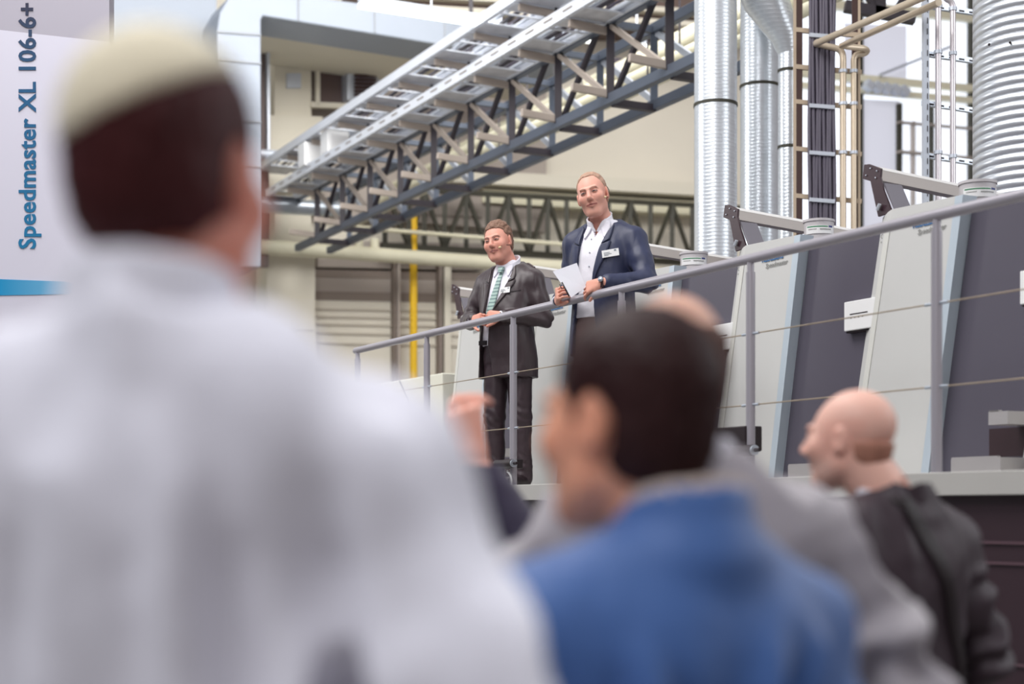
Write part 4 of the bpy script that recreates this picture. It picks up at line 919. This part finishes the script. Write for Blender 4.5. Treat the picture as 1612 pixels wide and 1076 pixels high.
# =====================================================================  grey-suited speaker (left on the platform)
px1 = 10.43/FPX; X1 = (800-U0)*px1
J1 = dict(sl=(.185, .02, 1.385), sr=(-.185, .02, 1.385), el=(.262, .03, 1.125), er=(-.292, -.02, 1.14), wl=(.075, -.215, 1.13), wr=(-.165, -.19, 1.12))
def hs1(x, y, z):
    thr = np.interp(y+.0*x, [-.12, -.088, -.07, -.045, -.02, -.008, .012, .03, .06, .12], [.104, .098, .090, .072, .034, -.022, -.02, -.03, -.055, -.07])
    thr = thr+np.where(y < -.03, .02*np.clip((np.abs(x)-.025)/.03, 0, 1)*np.clip((-.02-y)/.03, 0, 1), 0)
    return z-thr
sp1 = dict(hs=1.09, bs=1.0, head=(-.045, -.055, 1.645), yaw=4, roll=-9, pitch=6, neck=(0, .02, 1.46), J=J1, hh=.0032, handh=.0035,
    headkw=dict(smile=1.0, jaw=1.12, fat=1.06, neck=.062), skin=dict(base=(220, 160, 142), lip=(172, 92, 90), browc=(86, 56, 46), stub=(188, 128, 112)),
    hands=dict(l=dict(d=(-.98, -.10, .03), nrm=(-.1, .95, -.3), curl=(.5, .5, .55, .6), thumb=(.45, .2), spread=.0), r=dict(d=(.78, -.42, -.02), nrm=(.35, .85, -.2), curl=(.9, .9, .9, .9), thumb=(.7, .0))),
    hair=dict(shape=hs1, mat='hair_light_brown', rgb=(132, 102, 86), thick=.005, amp=.007, top=.008, dsp=(70, 50, 40)))
man1, Mh1, body1 = person('standing person in charcoal suit with green tie, hands clasped, on the platform', X1, 10.43, DECK, -30, sp1)
trousers(man1, M_suit_tr, 1.0, .009, 1.0, sh=True, seed=2)
sh1, co1 = shirt(man1, J1, M_shirt_w, 1.0, colr=.076, colz=(1.475, 1.535), belly=.02, h=.006, cy=.012, tilt=(0, -.01))
op1 = [(.70, -.095, .075), (.80, -.11, .062), (.95, -.115, .045), (1.05, -.09, .034), (1.16, -.06, .030), (1.27, -.026, .05), (1.39, .003, .072), (1.47, .0, .082), (1.56, 0, .085)]
jk1 = jacket(man1, J1, M_suit, 1.0, sleeve=.92, belly=.025, hem=.735, h=.0055, opening=op1, collar=(0, .022, 1.50, .088, .012), cloth=cloth_std(.004, 3, elbows=[J1['el'], J1['er']], er=.17, ea=.008, ef=44), flare=.012)
bv = bvh_of([jk1, sh1]); bvs = bvh_of([sh1])
Sx = lambda z, s_: np.interp(z, [o[0] for o in op1], [o[1] for o in op1])+s_*np.interp(z, [o[0] for o in op1], [o[2] for o in op1])
def lapels(root, Sx, bv, m, zb, zn=1.36, zt=1.47, wd=.055, notch=.018):
    for s_, nm in ((1, 'lapel'), (-1, 'lapel')):
        inner = [(Sx(z, s_)+s_*.003, z) for z in (zb, zb+.08, zb+.15, zn-.02, zn)]
        outer = [(Sx(z, s_)+s_*w_, z+dz) for z, w_, dz in ((zb, .004, 0), (zb+.08, wd*.5, 0), (zb+.15, wd*.85, 0), (zn-.02, wd*1.05, .008), (zn, wd*1.02, .02))]
        drape(nm, inner, outer, bv, m, root, off=.007, thick=.005)
        inner = [(Sx(z, s_)+s_*.004, z) for z in (zn+.004, zn+.05, zt)]
        outer = [(Sx(zn, s_)+s_*wd*.85, zn+.03), (Sx(zn+.05, s_)+s_*wd*.62, zn+.065), (Sx(zt, s_)+s_*.012, zt+.012)]
        drape('collar_flap', inner, outer, bv, m, root, off=.008, thick=.005)
lapels(man1, Sx, bv, M_suit, 1.165)
# green patterned tie
M_tie = mat('tie_green', (150, 184, 178), .5); nt = M_tie.node_tree; bs_ = nt.nodes['Principled BSDF']; tcn = nt.nodes.new('ShaderNodeTexCoord')
wv = nt.nodes.new('ShaderNodeTexWave'); wv.bands_direction = 'Z'; wv.inputs['Scale'].default_value = 13; wv.inputs['Distortion'].default_value = 1.2; nt.links.new(tcn.outputs['Object'], wv.inputs['Vector'])
crn = nt.nodes.new('ShaderNodeValToRGB'); crn.color_ramp.elements[0].color = lin((96, 124, 124))+(1,); crn.color_ramp.elements[0].position = .1; crn.color_ramp.elements[1].color = lin((164, 188, 182))+(1,); crn.color_ramp.elements[1].position = .4
nt.links.new(wv.outputs['Fac'], crn.inputs[0]); nt.links.new(crn.outputs[0], bs_.inputs['Base Color'])
tc_ = lambda z: float(np.interp(z, [1.12, 1.27, 1.40, 1.46], [-.058, -.028, -.002, .0]))
tie = drape('tie', [(tc_(z)-w_, z) for z, w_ in ((1.455, .017), (1.425, .013), (1.35, .019), (1.25, .026), (1.13, .032))], [(tc_(z)+w_, z) for z, w_ in ((1.455, .017), (1.425, .013), (1.35, .019), (1.25, .026), (1.13, .032))], bvs, M_tie, man1, off=.008, thick=.006)
b = MB(); b.add([(-.021, -.105, 1.475), (.021, -.105, 1.475), (.013, -.118, 1.437), (-.013, -.118, 1.437), (-.021, -.075, 1.475), (.021, -.075, 1.475), (.013, -.09, 1.437), (-.013, -.09, 1.437)], [(0, 1, 2, 3), (7, 6, 5, 4), (0, 4, 5, 1), (1, 5, 6, 2), (2, 6, 7, 3), (3, 7, 4, 0)])
kn = lbuild(b, 'knot', M_tie, man1, bevel=.004); lchild(kn, tie)
b_ = [(.97, .0)]
lbuild(MB().bar((-.135, -.155, .965), (-.075, -.158, .965), .012, .03), 'belt', M_leather, man1)
def badge(root, bv, x, z, w_, h_, rot, txt=True):
    R = Matrix.Rotation(rot, 2); c = [R @ Vector(q) for q in ((-w_/2, h_/2), (w_/2, h_/2), (w_/2, -h_/2), (-w_/2, -h_/2))]
    ys = []
    for q in c:
        h = bv.ray_cast(Vector((x+q.x, -1, z+q.y)), Vector((0, 1, 0))); ys.append(h[0].y if h[0] else -.15)
    for a_ in (-.4, 0, .4):
        for c_ in (-.4, 0, .4):
            h = bv.ray_cast(Vector((x+a_*w_, -1, z+c_*h_)), Vector((0, 1, 0)))
            if h[0]: ylin = ys[0]*(.5-a_)*(.5+c_)+ys[1]*(.5+a_)*(.5+c_)+ys[2]*(.5+a_)*(.5-c_)+ys[3]*(.5-a_)*(.5-c_); dlt = h[0].y-ylin; ys = [q+min(dlt, 0) for q in ys]
    yl = (ys[0]+ys[3])/2-.010; yr = (ys[1]+ys[2])/2-.010; yt = ((ys[0]+ys[1])-(ys[2]+ys[3]))/2/2
    Y_ = [yl+yt, yr+yt, yr-yt, yl-yt]; pts = [Vector((x+q.x, yy, z+q.y)) for q, yy in zip(c, Y_)]
    o = lbuild(MB().prism(pts, (0, .004, 0)), 'name_badge', M_white, root)
    n = (pts[1]-pts[0]).cross(pts[3]-pts[0]).normalized(); n = n if n.y < 0 else -n; xd = (pts[1]-pts[0]).normalized(); yd = (pts[0]-pts[3]).normalized(); b = MB()
    for a0, a1, bb in ((.12, .5, .62), (.12, .6, .42), (.12, .4, .25)): b.bar(pts[3]+xd*w_*a0+yd*h_*bb+n*.001, pts[3]+xd*w_*a1+yd*h_*bb+n*.001, .001, .0025, yd)
    b.box(pts[3]+xd*w_*.85+yd*h_*.8+n*.001, (w_*.14, .0012, h_*.2), (xd, n, yd))
    lchild(b.build('badge_print', mat('badge_print', (120, 130, 140), .6)), o)
badge(man1, bv, .058, 1.31, .078, .038, .02)
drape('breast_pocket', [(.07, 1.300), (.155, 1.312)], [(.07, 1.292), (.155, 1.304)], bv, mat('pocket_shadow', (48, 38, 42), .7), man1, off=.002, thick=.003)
lbuild(MB().sphere((.085, -.118, 1.392), .005, 8, 6), 'lapel_pin', M_galv, man1)
def headset(root, Mh, S, tip, tipm, path):
    pts = [Mh @ (Vector(p)*S) for p in path]
    o = lbuild(MB().tube(pts, .0023, 6), 'headset_microphone', mat('headset_wire', (84, 56, 44), .5), root, True)
    c = Mh @ (Vector(tip)*S); c2 = Mh @ (Vector((tip[0]+.014, tip[1]+.014, tip[2]+.004))*S)
    lchild(MB().tube([c, c+(c2-c)*.5, c2], [.0055, .0075, .003], 10).build('microphone_tip', tipm, None, True), o); return o
M_tip = mat('microphone_foam', (226, 200, 160), .6)
for s_ in (-1, 1): drape('collar_point', [(s_*.016, 1.488), (s_*.024, 1.455), (s_*.052, 1.41)], [(s_*.066, 1.50), (s_*.072, 1.46), (s_*.058, 1.409)], bvs, M_shirt_w, man1, off=.009, thick=.004)
headset(man1, Mh1, 1.09, (.040, -.098, -.044), M_tip, [(.052, -.088, -.038), (.062, -.06, -.028), (.073, -.02, -.03), (.083, .008, -.028), (.09, .02, .01), (.084, .02, .032)])
b = MB(); b.tube([Mh1 @ Vector((.08, .012, -.03)), Mh1 @ Vector((.074, .03, -.07)), Mh1 @ Vector((.066, .06, -.12))], .0022, 6); lbuild(b, 'headset_cable', M_black, man1)
for w_, e_ in ((J1['wl'], J1['el']), (J1['wr'], J1['er'])):
    w_ = Vector(w_); e_ = Vector(e_); dd = (w_-e_).normalized(); lbuild(MB().tube([w_-dd*.03, w_+dd*.012], .033, 14), 'shirt_cuff', M_shirt_w, man1, True)
# =====================================================================  navy-jacketed speaker (right on the platform)
px2 = 8.93/FPX; X2 = (950-U0)*px2
J2 = dict(sl=(.19, .01, 1.395), sr=(-.185, .01, 1.395), el=(.315, -.09, 1.135), er=(-.235, .06, 1.14), wl=(.125, -.30, 1.115), wr=(-.245, -.10, 1.06))
def hs2(x, y, z):
    thr = np.interp(y+0*x, [-.12, -.08, -.055, -.04, -.02, -.006, .012, .03, .06, .12], [.116, .12, .116, .092, .052, -.012, -.015, -.025, -.05, -.07])
    thr = thr+.03*np.clip((np.abs(x)-.012)/.02, 0, 1)*np.clip((-.025-y)/.02, 0, 1)
    return z-thr
sp2 = dict(hs=1.08, bs=1.0, head=(-.045, -.05, 1.655), yaw=12, roll=-13, pitch=5, neck=(0, .02, 1.47), J=J2, hh=.0030, handh=.0032,
    headkw=dict(jaw=.98, mouth=.8, neck=.056), skin=dict(base=(224, 168, 150), lip=(178, 98, 94), browc=(140, 98, 80), stub=(196, 140, 124)),
    hands=dict(l=dict(d=(-.93, .12, -.22), nrm=(.1, .85, -.3), curl=(.45, .55, .6, .65), thumb=(.5, .3)), r=dict(d=(.35, -.75, .25), nrm=(.75, .4, .1), curl=(.8, .85, .9, .9), thumb=(.5, .5))),
    hair=dict(shape=hs2, mat='hair_reddish_blond', rgb=(180, 146, 126), thick=.003, amp=.003, top=.002, dsp=(70, 50, 40)))
man2, Mh2, body2 = person('standing person in navy blazer and open white shirt leaning on the rail', X2, 8.93, DECK, -28, sp2)
trousers(man2, mat('brown_grey_trousers', (96, 72, 70), .6), 1.0, .01, 1.0, seed=5)
sh2, co2 = shirt(man2, J2, mat('white_check_shirt', (236, 234, 242), .7, bump=.1, bscale=80), 1.0, colr=.072, colz=(1.475, 1.545), h=.006, open_=.035, cy=.005, cx=-.012, tilt=(-.012, -.015))
op2 = [(.70, -.06, .10), (.95, -.06, .07), (1.10, -.06, .05), (1.20, -.055, .055), (1.325, -.035, .062), (1.43, -.012, .078), (1.47, .0, .084), (1.56, 0, .088)]
jk2 = jacket(man2, J2, M_navy, 1.0, sleeve=.86, hem=.74, h=.0055, opening=op2, collar=(0, .02, 1.505, .086, .012), cloth=cloth_std(.004, 13, elbows=[J2['el'], J2['er']], er=.18, ea=.008, ef=44))
bv = bvh_of([jk2, sh2]); Sx2 = lambda z, s_: np.interp(z, [o[0] for o in op2], [o[1] for o in op2])+s_*np.interp(z, [o[0] for o in op2], [o[2] for o in op2])
lapels(man2, Sx2, bv, M_navy, 1.12, wd=.058)
badge(man2, bv, .105, 1.305, .09, .042, .16)
bvs2 = bvh_of([sh2])
for s_ in (-1, 1): drape('collar_point', [(-.012+s_*.022, 1.50), (-.012+s_*.034, 1.455), (-.012+s_*.060, 1.405)], [(-.012+s_*.075, 1.505), (-.012+s_*.085, 1.46), (-.012+s_*.066, 1.404)], bvs2, M_shirt_w, man2, off=.010, thick=.004)
b = MB()
for z in (1.40, 1.32, 1.24): h = bvs2.ray_cast(Vector((-.03, -1, z)), Vector((0, 1, 0))); b.sphere(h[0]+Vector((0, -.002, 0)), .005, 8, 6)
o = lbuild(b, 'shirt_buttons', M_galvpaint, man2); o['kind'] = 'stuff'
headset(man2, Mh2, 1.08, (.064, -.05, -.03), M_tip, [(.070, -.03, -.026), (.083, .008, -.026), (.09, .02, .01), (.084, .02, .032)])
w_ = Vector(J2['wl']); e_ = Vector(J2['el']); dd = (w_-e_).normalized()
wt = lbuild(MB().tube([w_-dd*.012, w_+dd*.014], .032, 18), 'wristwatch', mat('watch_strap', (62, 34, 36), .4), man2, True)
lchild(MB().tube([w_+Vector((.01, -.028, .012)), w_+Vector((.008, -.038, .016))], .015, 14).build('watch_face', M_galv, None, True), wt)
for w_, e_ in ((J2['wr'], J2['er']),):
    w_ = Vector(w_); e_ = Vector(e_); dd = (w_-e_).normalized(); lbuild(MB().tube([w_-dd*.03, w_+dd*.012], .033, 14), 'shirt_cuff', M_shirt_w, man2, True)
# folded sheet and pen held over the rail
Yp = 8.66
t = MB(); pts = [at(870, 427, Yp+.02), at(908, 413.5, Yp+.05), at(922, 452, Yp+.02), at(899, 468, Yp-.01)]; t.prism(pts, (0, .002, 0))
tag(t.build('paper_sheet', mat('paper', (222, 222, 230), .7)), 'folded white note sheet held by the navy-jacketed speaker', 'paper')
pn = thing('pen', 'black pen held against the note sheet by the navy-jacketed speaker', 'pen', at(888, 452, Yp-.03))
MB().tube([at(884.5, 444, Yp-.03), at(896, 466, Yp-.04)], .0045, 10).build('barrel', M_black, pn, True); MB().tube([at(881, 447, Yp-.03), at(884, 454, Yp-.035), at(888, 453, Yp-.034)], .003, 8).build('clip', M_black, pn, True)
# =====================================================================  person in the white shirt and cream cap (foreground left, back to us)
M_bigshirt = mat('white_striped_shirt', (214, 214, 228), .8, var=.02, sheen=.3); nt = M_bigshirt.node_tree; bsd = nt.nodes['Principled BSDF']
tcn = nt.nodes.new('ShaderNodeTexCoord'); wv = nt.nodes.new('ShaderNodeTexWave'); wv.bands_direction = 'X'; wv.inputs['Scale'].default_value = 70; nt.links.new(tcn.outputs['Object'], wv.inputs['Vector'])
crn = nt.nodes.new('ShaderNodeValToRGB'); crn.color_ramp.elements[0].color = lin((216, 214, 226))+(1,); crn.color_ramp.elements[0].position = .15; crn.color_ramp.elements[1].color = lin((236, 236, 248))+(1,); crn.color_ramp.elements[1].position = .4
nt.links.new(wv.outputs['Fac'], crn.inputs[0]); nt.links.new(crn.outputs[0], bsd.inputs['Base Color'])
J3 = dict(sl=(.182, .02, 1.468), sr=(-.179, .02, 1.466), el=(.33, .06, 1.17), er=(-.335, .06, 1.17), wl=(.25, -.14, 1.02), wr=(-.25, -.14, 1.02))
hs3 = lambda x, y, z: z-np.interp(y+0*x, [-.12, -.08, -.05, -.02, .0, .015, .03, .06, .12], [.09, .085, .07, .03, -.02, -.02, -.04, -.065, -.08])
hands_relax = dict(l=dict(d=(-.5, -.6, -.5), nrm=(0, .7, -.7)), r=dict(d=(.5, -.6, -.5), nrm=(0, .7, -.7)))
man3, Mh3, _ = person('person in white striped shirt and cream cap, seen from behind at the far left front', -.308, 1.36, 0, 172, dict(hs=.93, bs=1.06, head=(-.006, -.01, 1.738), yaw=-9, neck=(0, .03, 1.56), J=J3, h=.006, handh=.008, skin=dict(base=(214, 140, 120), lip=(190, 100, 100), browc=(50, 26, 26)), hands=hands_relax, hair=dict(shape=hs3, mat='hair_dark_maroon', rgb=(66, 22, 24), thick=.009, amp=.003, h=.005)))
def capshape(f, S):
    f.ell((0, .024*S, .043*S), (.090*S, .109*S, .101*S)); nx, ny, nz_ = Vector((.40, .30, 1.0)).normalized(); f.fn(lambda X, Y, Z: (X*nx+Y*ny+(Z)*nz_)-.066*S, f.lo, f.lo+f.h*f.n, mode='cut', k=.006)
f = Field((-.12, -.14, -.02), (.12, .16, .17), .005); capshape(f, .93)
o = sdf_obj('skullcap', [f], mat('cream_cap', (228, 218, 192), .85, sheen=.3, bump=.2, bscale=150), man3); o.data.transform(Mh3)
trousers(man3, mat('dark_trousers', (52, 44, 54), .7), 1.06, .016)
def fold3(p, n):
    v = cloth_std(.004, 31, big=.034, bs=(8, 8, 2.4))(p, n)
    # long folds running down from the shoulder blades
    for x0, sl, wd_, am in ((-.085, -.30, .022, -.012), (.06, .35, .022, -.010), (-.17, -.22, .028, -.020), (.15, .2, .028, -.016), (-.02, .08, .03, -.008)):
        xx = x0+sl*(1.50-p.z)*.35
        if p.y > 0 and p.z < 1.56: v += 1.7*am*math.exp(-((p.x-xx)/wd_)**2)*min(1, (1.56-p.z)/.16)
    return v
f3 = jacket(man3, J3, M_bigshirt, 1.058, w=1.01, hem=.90, h=.008, off=.016, trap=(.06, .03, 1.60), name='shirt', cloth=fold3, collar=(-.005, .025, 1.615, .064, .02))
g = Field((-.12, -.12, 1.54), (.12, .16, 1.70), .005)
g.fn(lambda X, Y, Z: np.maximum(np.maximum(np.abs(np.sqrt(X*X+(Y-.03)**2)-(.076-.14*(Z-1.60)))-.006, Z-(1.655+(Y-.03)*.15)), 1.56-Z), g.lo, g.lo+g.h*g.n, mode='add'); sdf_obj('shirt_collar', [g], M_bigshirt, man3, smooth_it=2)
# =====================================================================  person in the blue jacket (foreground centre)
J4 = dict(sl=(.185, .0, 1.315), sr=(-.176, .0, 1.305), el=(.27, .02, 1.06), er=(-.25, .05, 1.07), wl=(.2, -.18, .98), wr=(-.2, -.18, .98))
hs4 = lambda x, y, z: z-np.interp(y+0*x, [-.12, -.085, -.06, -.035, -.015, .0, .012, .03, .06, .12], [.072, .062, .05, .02, -.01, -.03, .01, -.06, -.08, -.085])
man4, Mh4, _ = person('person with dark hair in bright blue jacket, seen from behind in the front centre', .185, 1.78, 0, 208, dict(hs=.985, bs=.945, head=(.045, -.03, 1.545), yaw=20, roll=0, pitch=0, neck=(0, .02, 1.40), J=J4, h=.005, handh=.008, skin=dict(base=(226, 162, 132), lip=(180, 96, 90), browc=(40, 22, 22)), headkw=dict(neck=.060), hands=hands_relax, hair=dict(shape=hs4, mat='hair_near_black', rgb=(42, 14, 14), thick=.007, amp=.003, h=.005, top=.006)))
trousers(man4, mat('dark_trousers', (52, 44, 54), .7), .93, .016)
def fold4(p, n):
    k_ = min(1, max(0, (1.37-p.z)/.12)); v = cloth_std(.003, 41, big=.018*k_, bs=(9, 9, 3))(p, n)
    for x0, z0, sl, wd_, am in ((-.10, 1.30, .9, .018, -.012), (.08, 1.28, -.5, .02, -.014), (-.02, 1.2, .25, .02, -.010), (.135, 1.30, .15, .02, -.02), (-.15, 1.25, .1, .02, -.016)):
        xx = x0+sl*(z0-p.z)*.4
        if p.y > -.02 and p.z < z0+.05: v += am*math.exp(-((p.x-xx)/wd_)**2)*min(1, (z0+.05-p.z)/.1)*k_*1.6
    return max(v, -.016 if abs(p.x) > .12 else -.03)
M_bluej = fabric('bright_blue_jacket', (58, 96, 158), rough=.6)
jk4 = jacket(man4, J4, M_bluej, .925, w=1.0, hem=.68, h=.007, off=.018, trap=(.055, .03, 1.405), cloth=fold4, collar=(.0, .025, 1.447, .080, .012))
g = Field((-.12, -.12, 1.36), (.12, .16, 1.52), .005)
g.fn(lambda X, Y, Z: np.maximum(np.maximum(np.abs(np.sqrt(X*X+(Y-.02)**2)-(.074-.1*(Z-1.44)))-.006, Z-(1.472+(Y-.02)*.2)), 1.38-Z), g.lo, g.lo+g.h*g.n, mode='add'); sdf_obj('shirt_collar', [g], mat('greige_shirt', (196, 180, 172), .8), man4, smooth_it=2)
# =====================================================================  balding person in the grey jacket
J5 = dict(sl=(.205, .02, 1.37), sr=(-.205, .02, 1.385), el=(.33, .05, 1.10), er=(-.375, .07, 1.12), wl=(.27, -.15, 1.0), wr=(-.27, -.12, .98))
hs5 = lambda x, y, z: np.minimum(z-np.interp(y+0*x, [-.12, -.05, -.02, .0, .015, .03, .06, .12], [.2, .2, .05, -.02, -.02, -.04, -.065, -.08]), (.062+.25*(y-.06)*(y > .06))-z+0*x)
man5, Mh5, _ = person('balding person in pale grey jacket standing behind the blue-jacketed one', .255, 2.35, 0, 178, dict(hs=1.04, bs=1.0, head=(.02, -.01, 1.645), yaw=12, neck=(0, .03, 1.46), J=J5, h=.006, handh=.008, skin=dict(base=(226, 178, 158), lip=(190, 110, 104), browc=(70, 44, 36)), hands=hands_relax, hair=dict(shape=hs5, mat='hair_brown_ring', rgb=(92, 56, 42), thick=.007, amp=.003, h=.005)))
trousers(man5, mat('grey_trousers', (92, 84, 90), .7), 1.0, .016)
def fold5(p, n):
    v = cloth_std(.004, 51, big=.024, bs=(9, 9, 4), elbows=[J5['er'], (-.29, .05, 1.27)], er=.2, ea=.014, ef=38)(p, n); return v
jk5 = jacket(man5, J5, fabric('pale_grey_jacket', (158, 152, 158)), 1.0, w=1.08, hem=.72, h=.008, off=.018, trap=(.055, .03, 1.49), cloth=fold5, collar=(.0, .03, 1.51, .078, .012))
g = Field((-.12, -.12, 1.44), (.12, .16, 1.60), .006)
g.fn(lambda X, Y, Z: np.maximum(np.maximum(np.abs(np.sqrt(X*X+(Y-.03)**2)-.074)-.006, Z-(1.55+(Y-.03)*.2)), 1.45-Z), g.lo, g.lo+g.h*g.n, mode='add'); sdf_obj('shirt_collar', [g], M_shirt_w, man5, smooth_it=2)
# =====================================================================  bald person with shoulder strap (right)
J6 = dict(sl=(.19, .0, 1.375), sr=(-.20, .0, 1.365), el=(.26, .0, 1.1), er=(-.275, .05, 1.09), wl=(.22, -.18, 1.0), wr=(-.26, -.12, .92))
hs6 = lambda x, y, z: np.minimum(z-np.interp(y+0*x, [-.12, -.05, .02, .04, .06, .12], [.2, .2, .2, -.04, -.065, -.08]), (-.005+.0*y)-z+0*x)  # thin hair band, toned near skin to paint the shadow at the nape
man6, Mh6, _ = person('bald person in dark jacket with a shoulder strap, in profile at the right', .875, 3.6, 0, 213, dict(hs=.96, bs=.98, head=(.070, -.055, 1.609), yaw=22, roll=0, pitch=0, neck=(.0, .02, 1.45), J=J6, h=.004, handh=.006, skin=dict(base=(234, 186, 170), lip=(206, 130, 120), browc=(170, 130, 116), stub=(206, 176, 166)), headkw=dict(neck=.066, fat=1.05), hands=hands_relax, hair=dict(shape=hs6, mat='stubble_and_shade', rgb=(176, 126, 108), thick=.0005, amp=.0006, h=.004)))
trousers(man6, mat('dark_trousers', (52, 44, 54), .7), .97, .016)
jk6 = jacket(man6, J6, mat('dark_jacket', (54, 40, 49), .6, var=.06, vscale=10, sheen=.04), .98, hem=.70, h=.007, off=.018, trap=(.055, .03, 1.455), cloth=cloth_std(.004, 61, big=.008, elbows=[J6['er'], (-.24, .03, 1.22)], er=.17, ea=.013, ef=46), collar=(.0, .025, 1.485, .084, .008))
g = Field((-.14, -.14, 1.38), (.14, .16, 1.58), .005)
g.fn(lambda X, Y, Z: np.maximum(np.maximum(np.abs(np.sqrt((X-.012)**2+(Y-.01)**2)-.078)-.006, Z-(1.498-(Y-.02)*.28)), 1.42-Z), g.lo, g.lo+g.h*g.n, mode='add'); sdf_obj('shirt_collar', [g], M_shirt_w, man6, smooth_it=2)
bv = bvh_of([jk6])
drape('shoulder_strap', [(.085, 1.475), (.045, 1.40), (-.02, 1.28), (-.09, 1.12), (-.15, .95), (-.18, .85)], [(.045, 1.48), (.005, 1.41), (-.06, 1.285), (-.13, 1.125), (-.19, .955), (-.21, .85)], bv, mat('strap_black', (26, 12, 18), .6), man6, off=.006, thick=.006, back=True)
# =====================================================================  person with the raised hand (mostly hidden)
J7 = dict(sl=(.18, .0, 1.36), sr=(-.18, .0, 1.36), el=(.215, -.16, 1.335), er=(-.24, .02, 1.1), wl=(.352, -.22, 1.565), wr=(-.2, -.2, 1.0))
man7, Mh7, _ = person('person in dark navy jacket raising one hand, mostly hidden behind the blue-jacketed one', .268, 3.2, 0, 180, dict(hs=1.0, bs=.97, head=(0, -.02, 1.60), yaw=0, neck=(0, .03, 1.43), J=J7, h=.006, handh=.004, skin=dict(base=(232, 176, 160), lip=(190, 110, 104), browc=(70, 44, 36)), hands=dict(l=dict(d=(.22, -.1, .95), nrm=(-.5, -.85, .1), curl=(.5, .7, .75, .7), thumb=(.5, .5), S=1.1), r=hands_relax['r']), hair=dict(shape=hs3, mat='hair_dark_brown', rgb=(70, 44, 36), thick=.008, amp=.003, h=.006)))
trousers(man7, mat('dark_trousers', (52, 44, 54), .7), .96, .016)
jacket(man7, J7, fabric('dark_navy_jacket', (44, 36, 62)), .97, hem=.70, h=.008, off=.016, trap=(.055, .03, 1.44), cloth=cloth_std(.004, 71), collar=(.0, .03, 1.47, .078, .012), sleeve=.86)
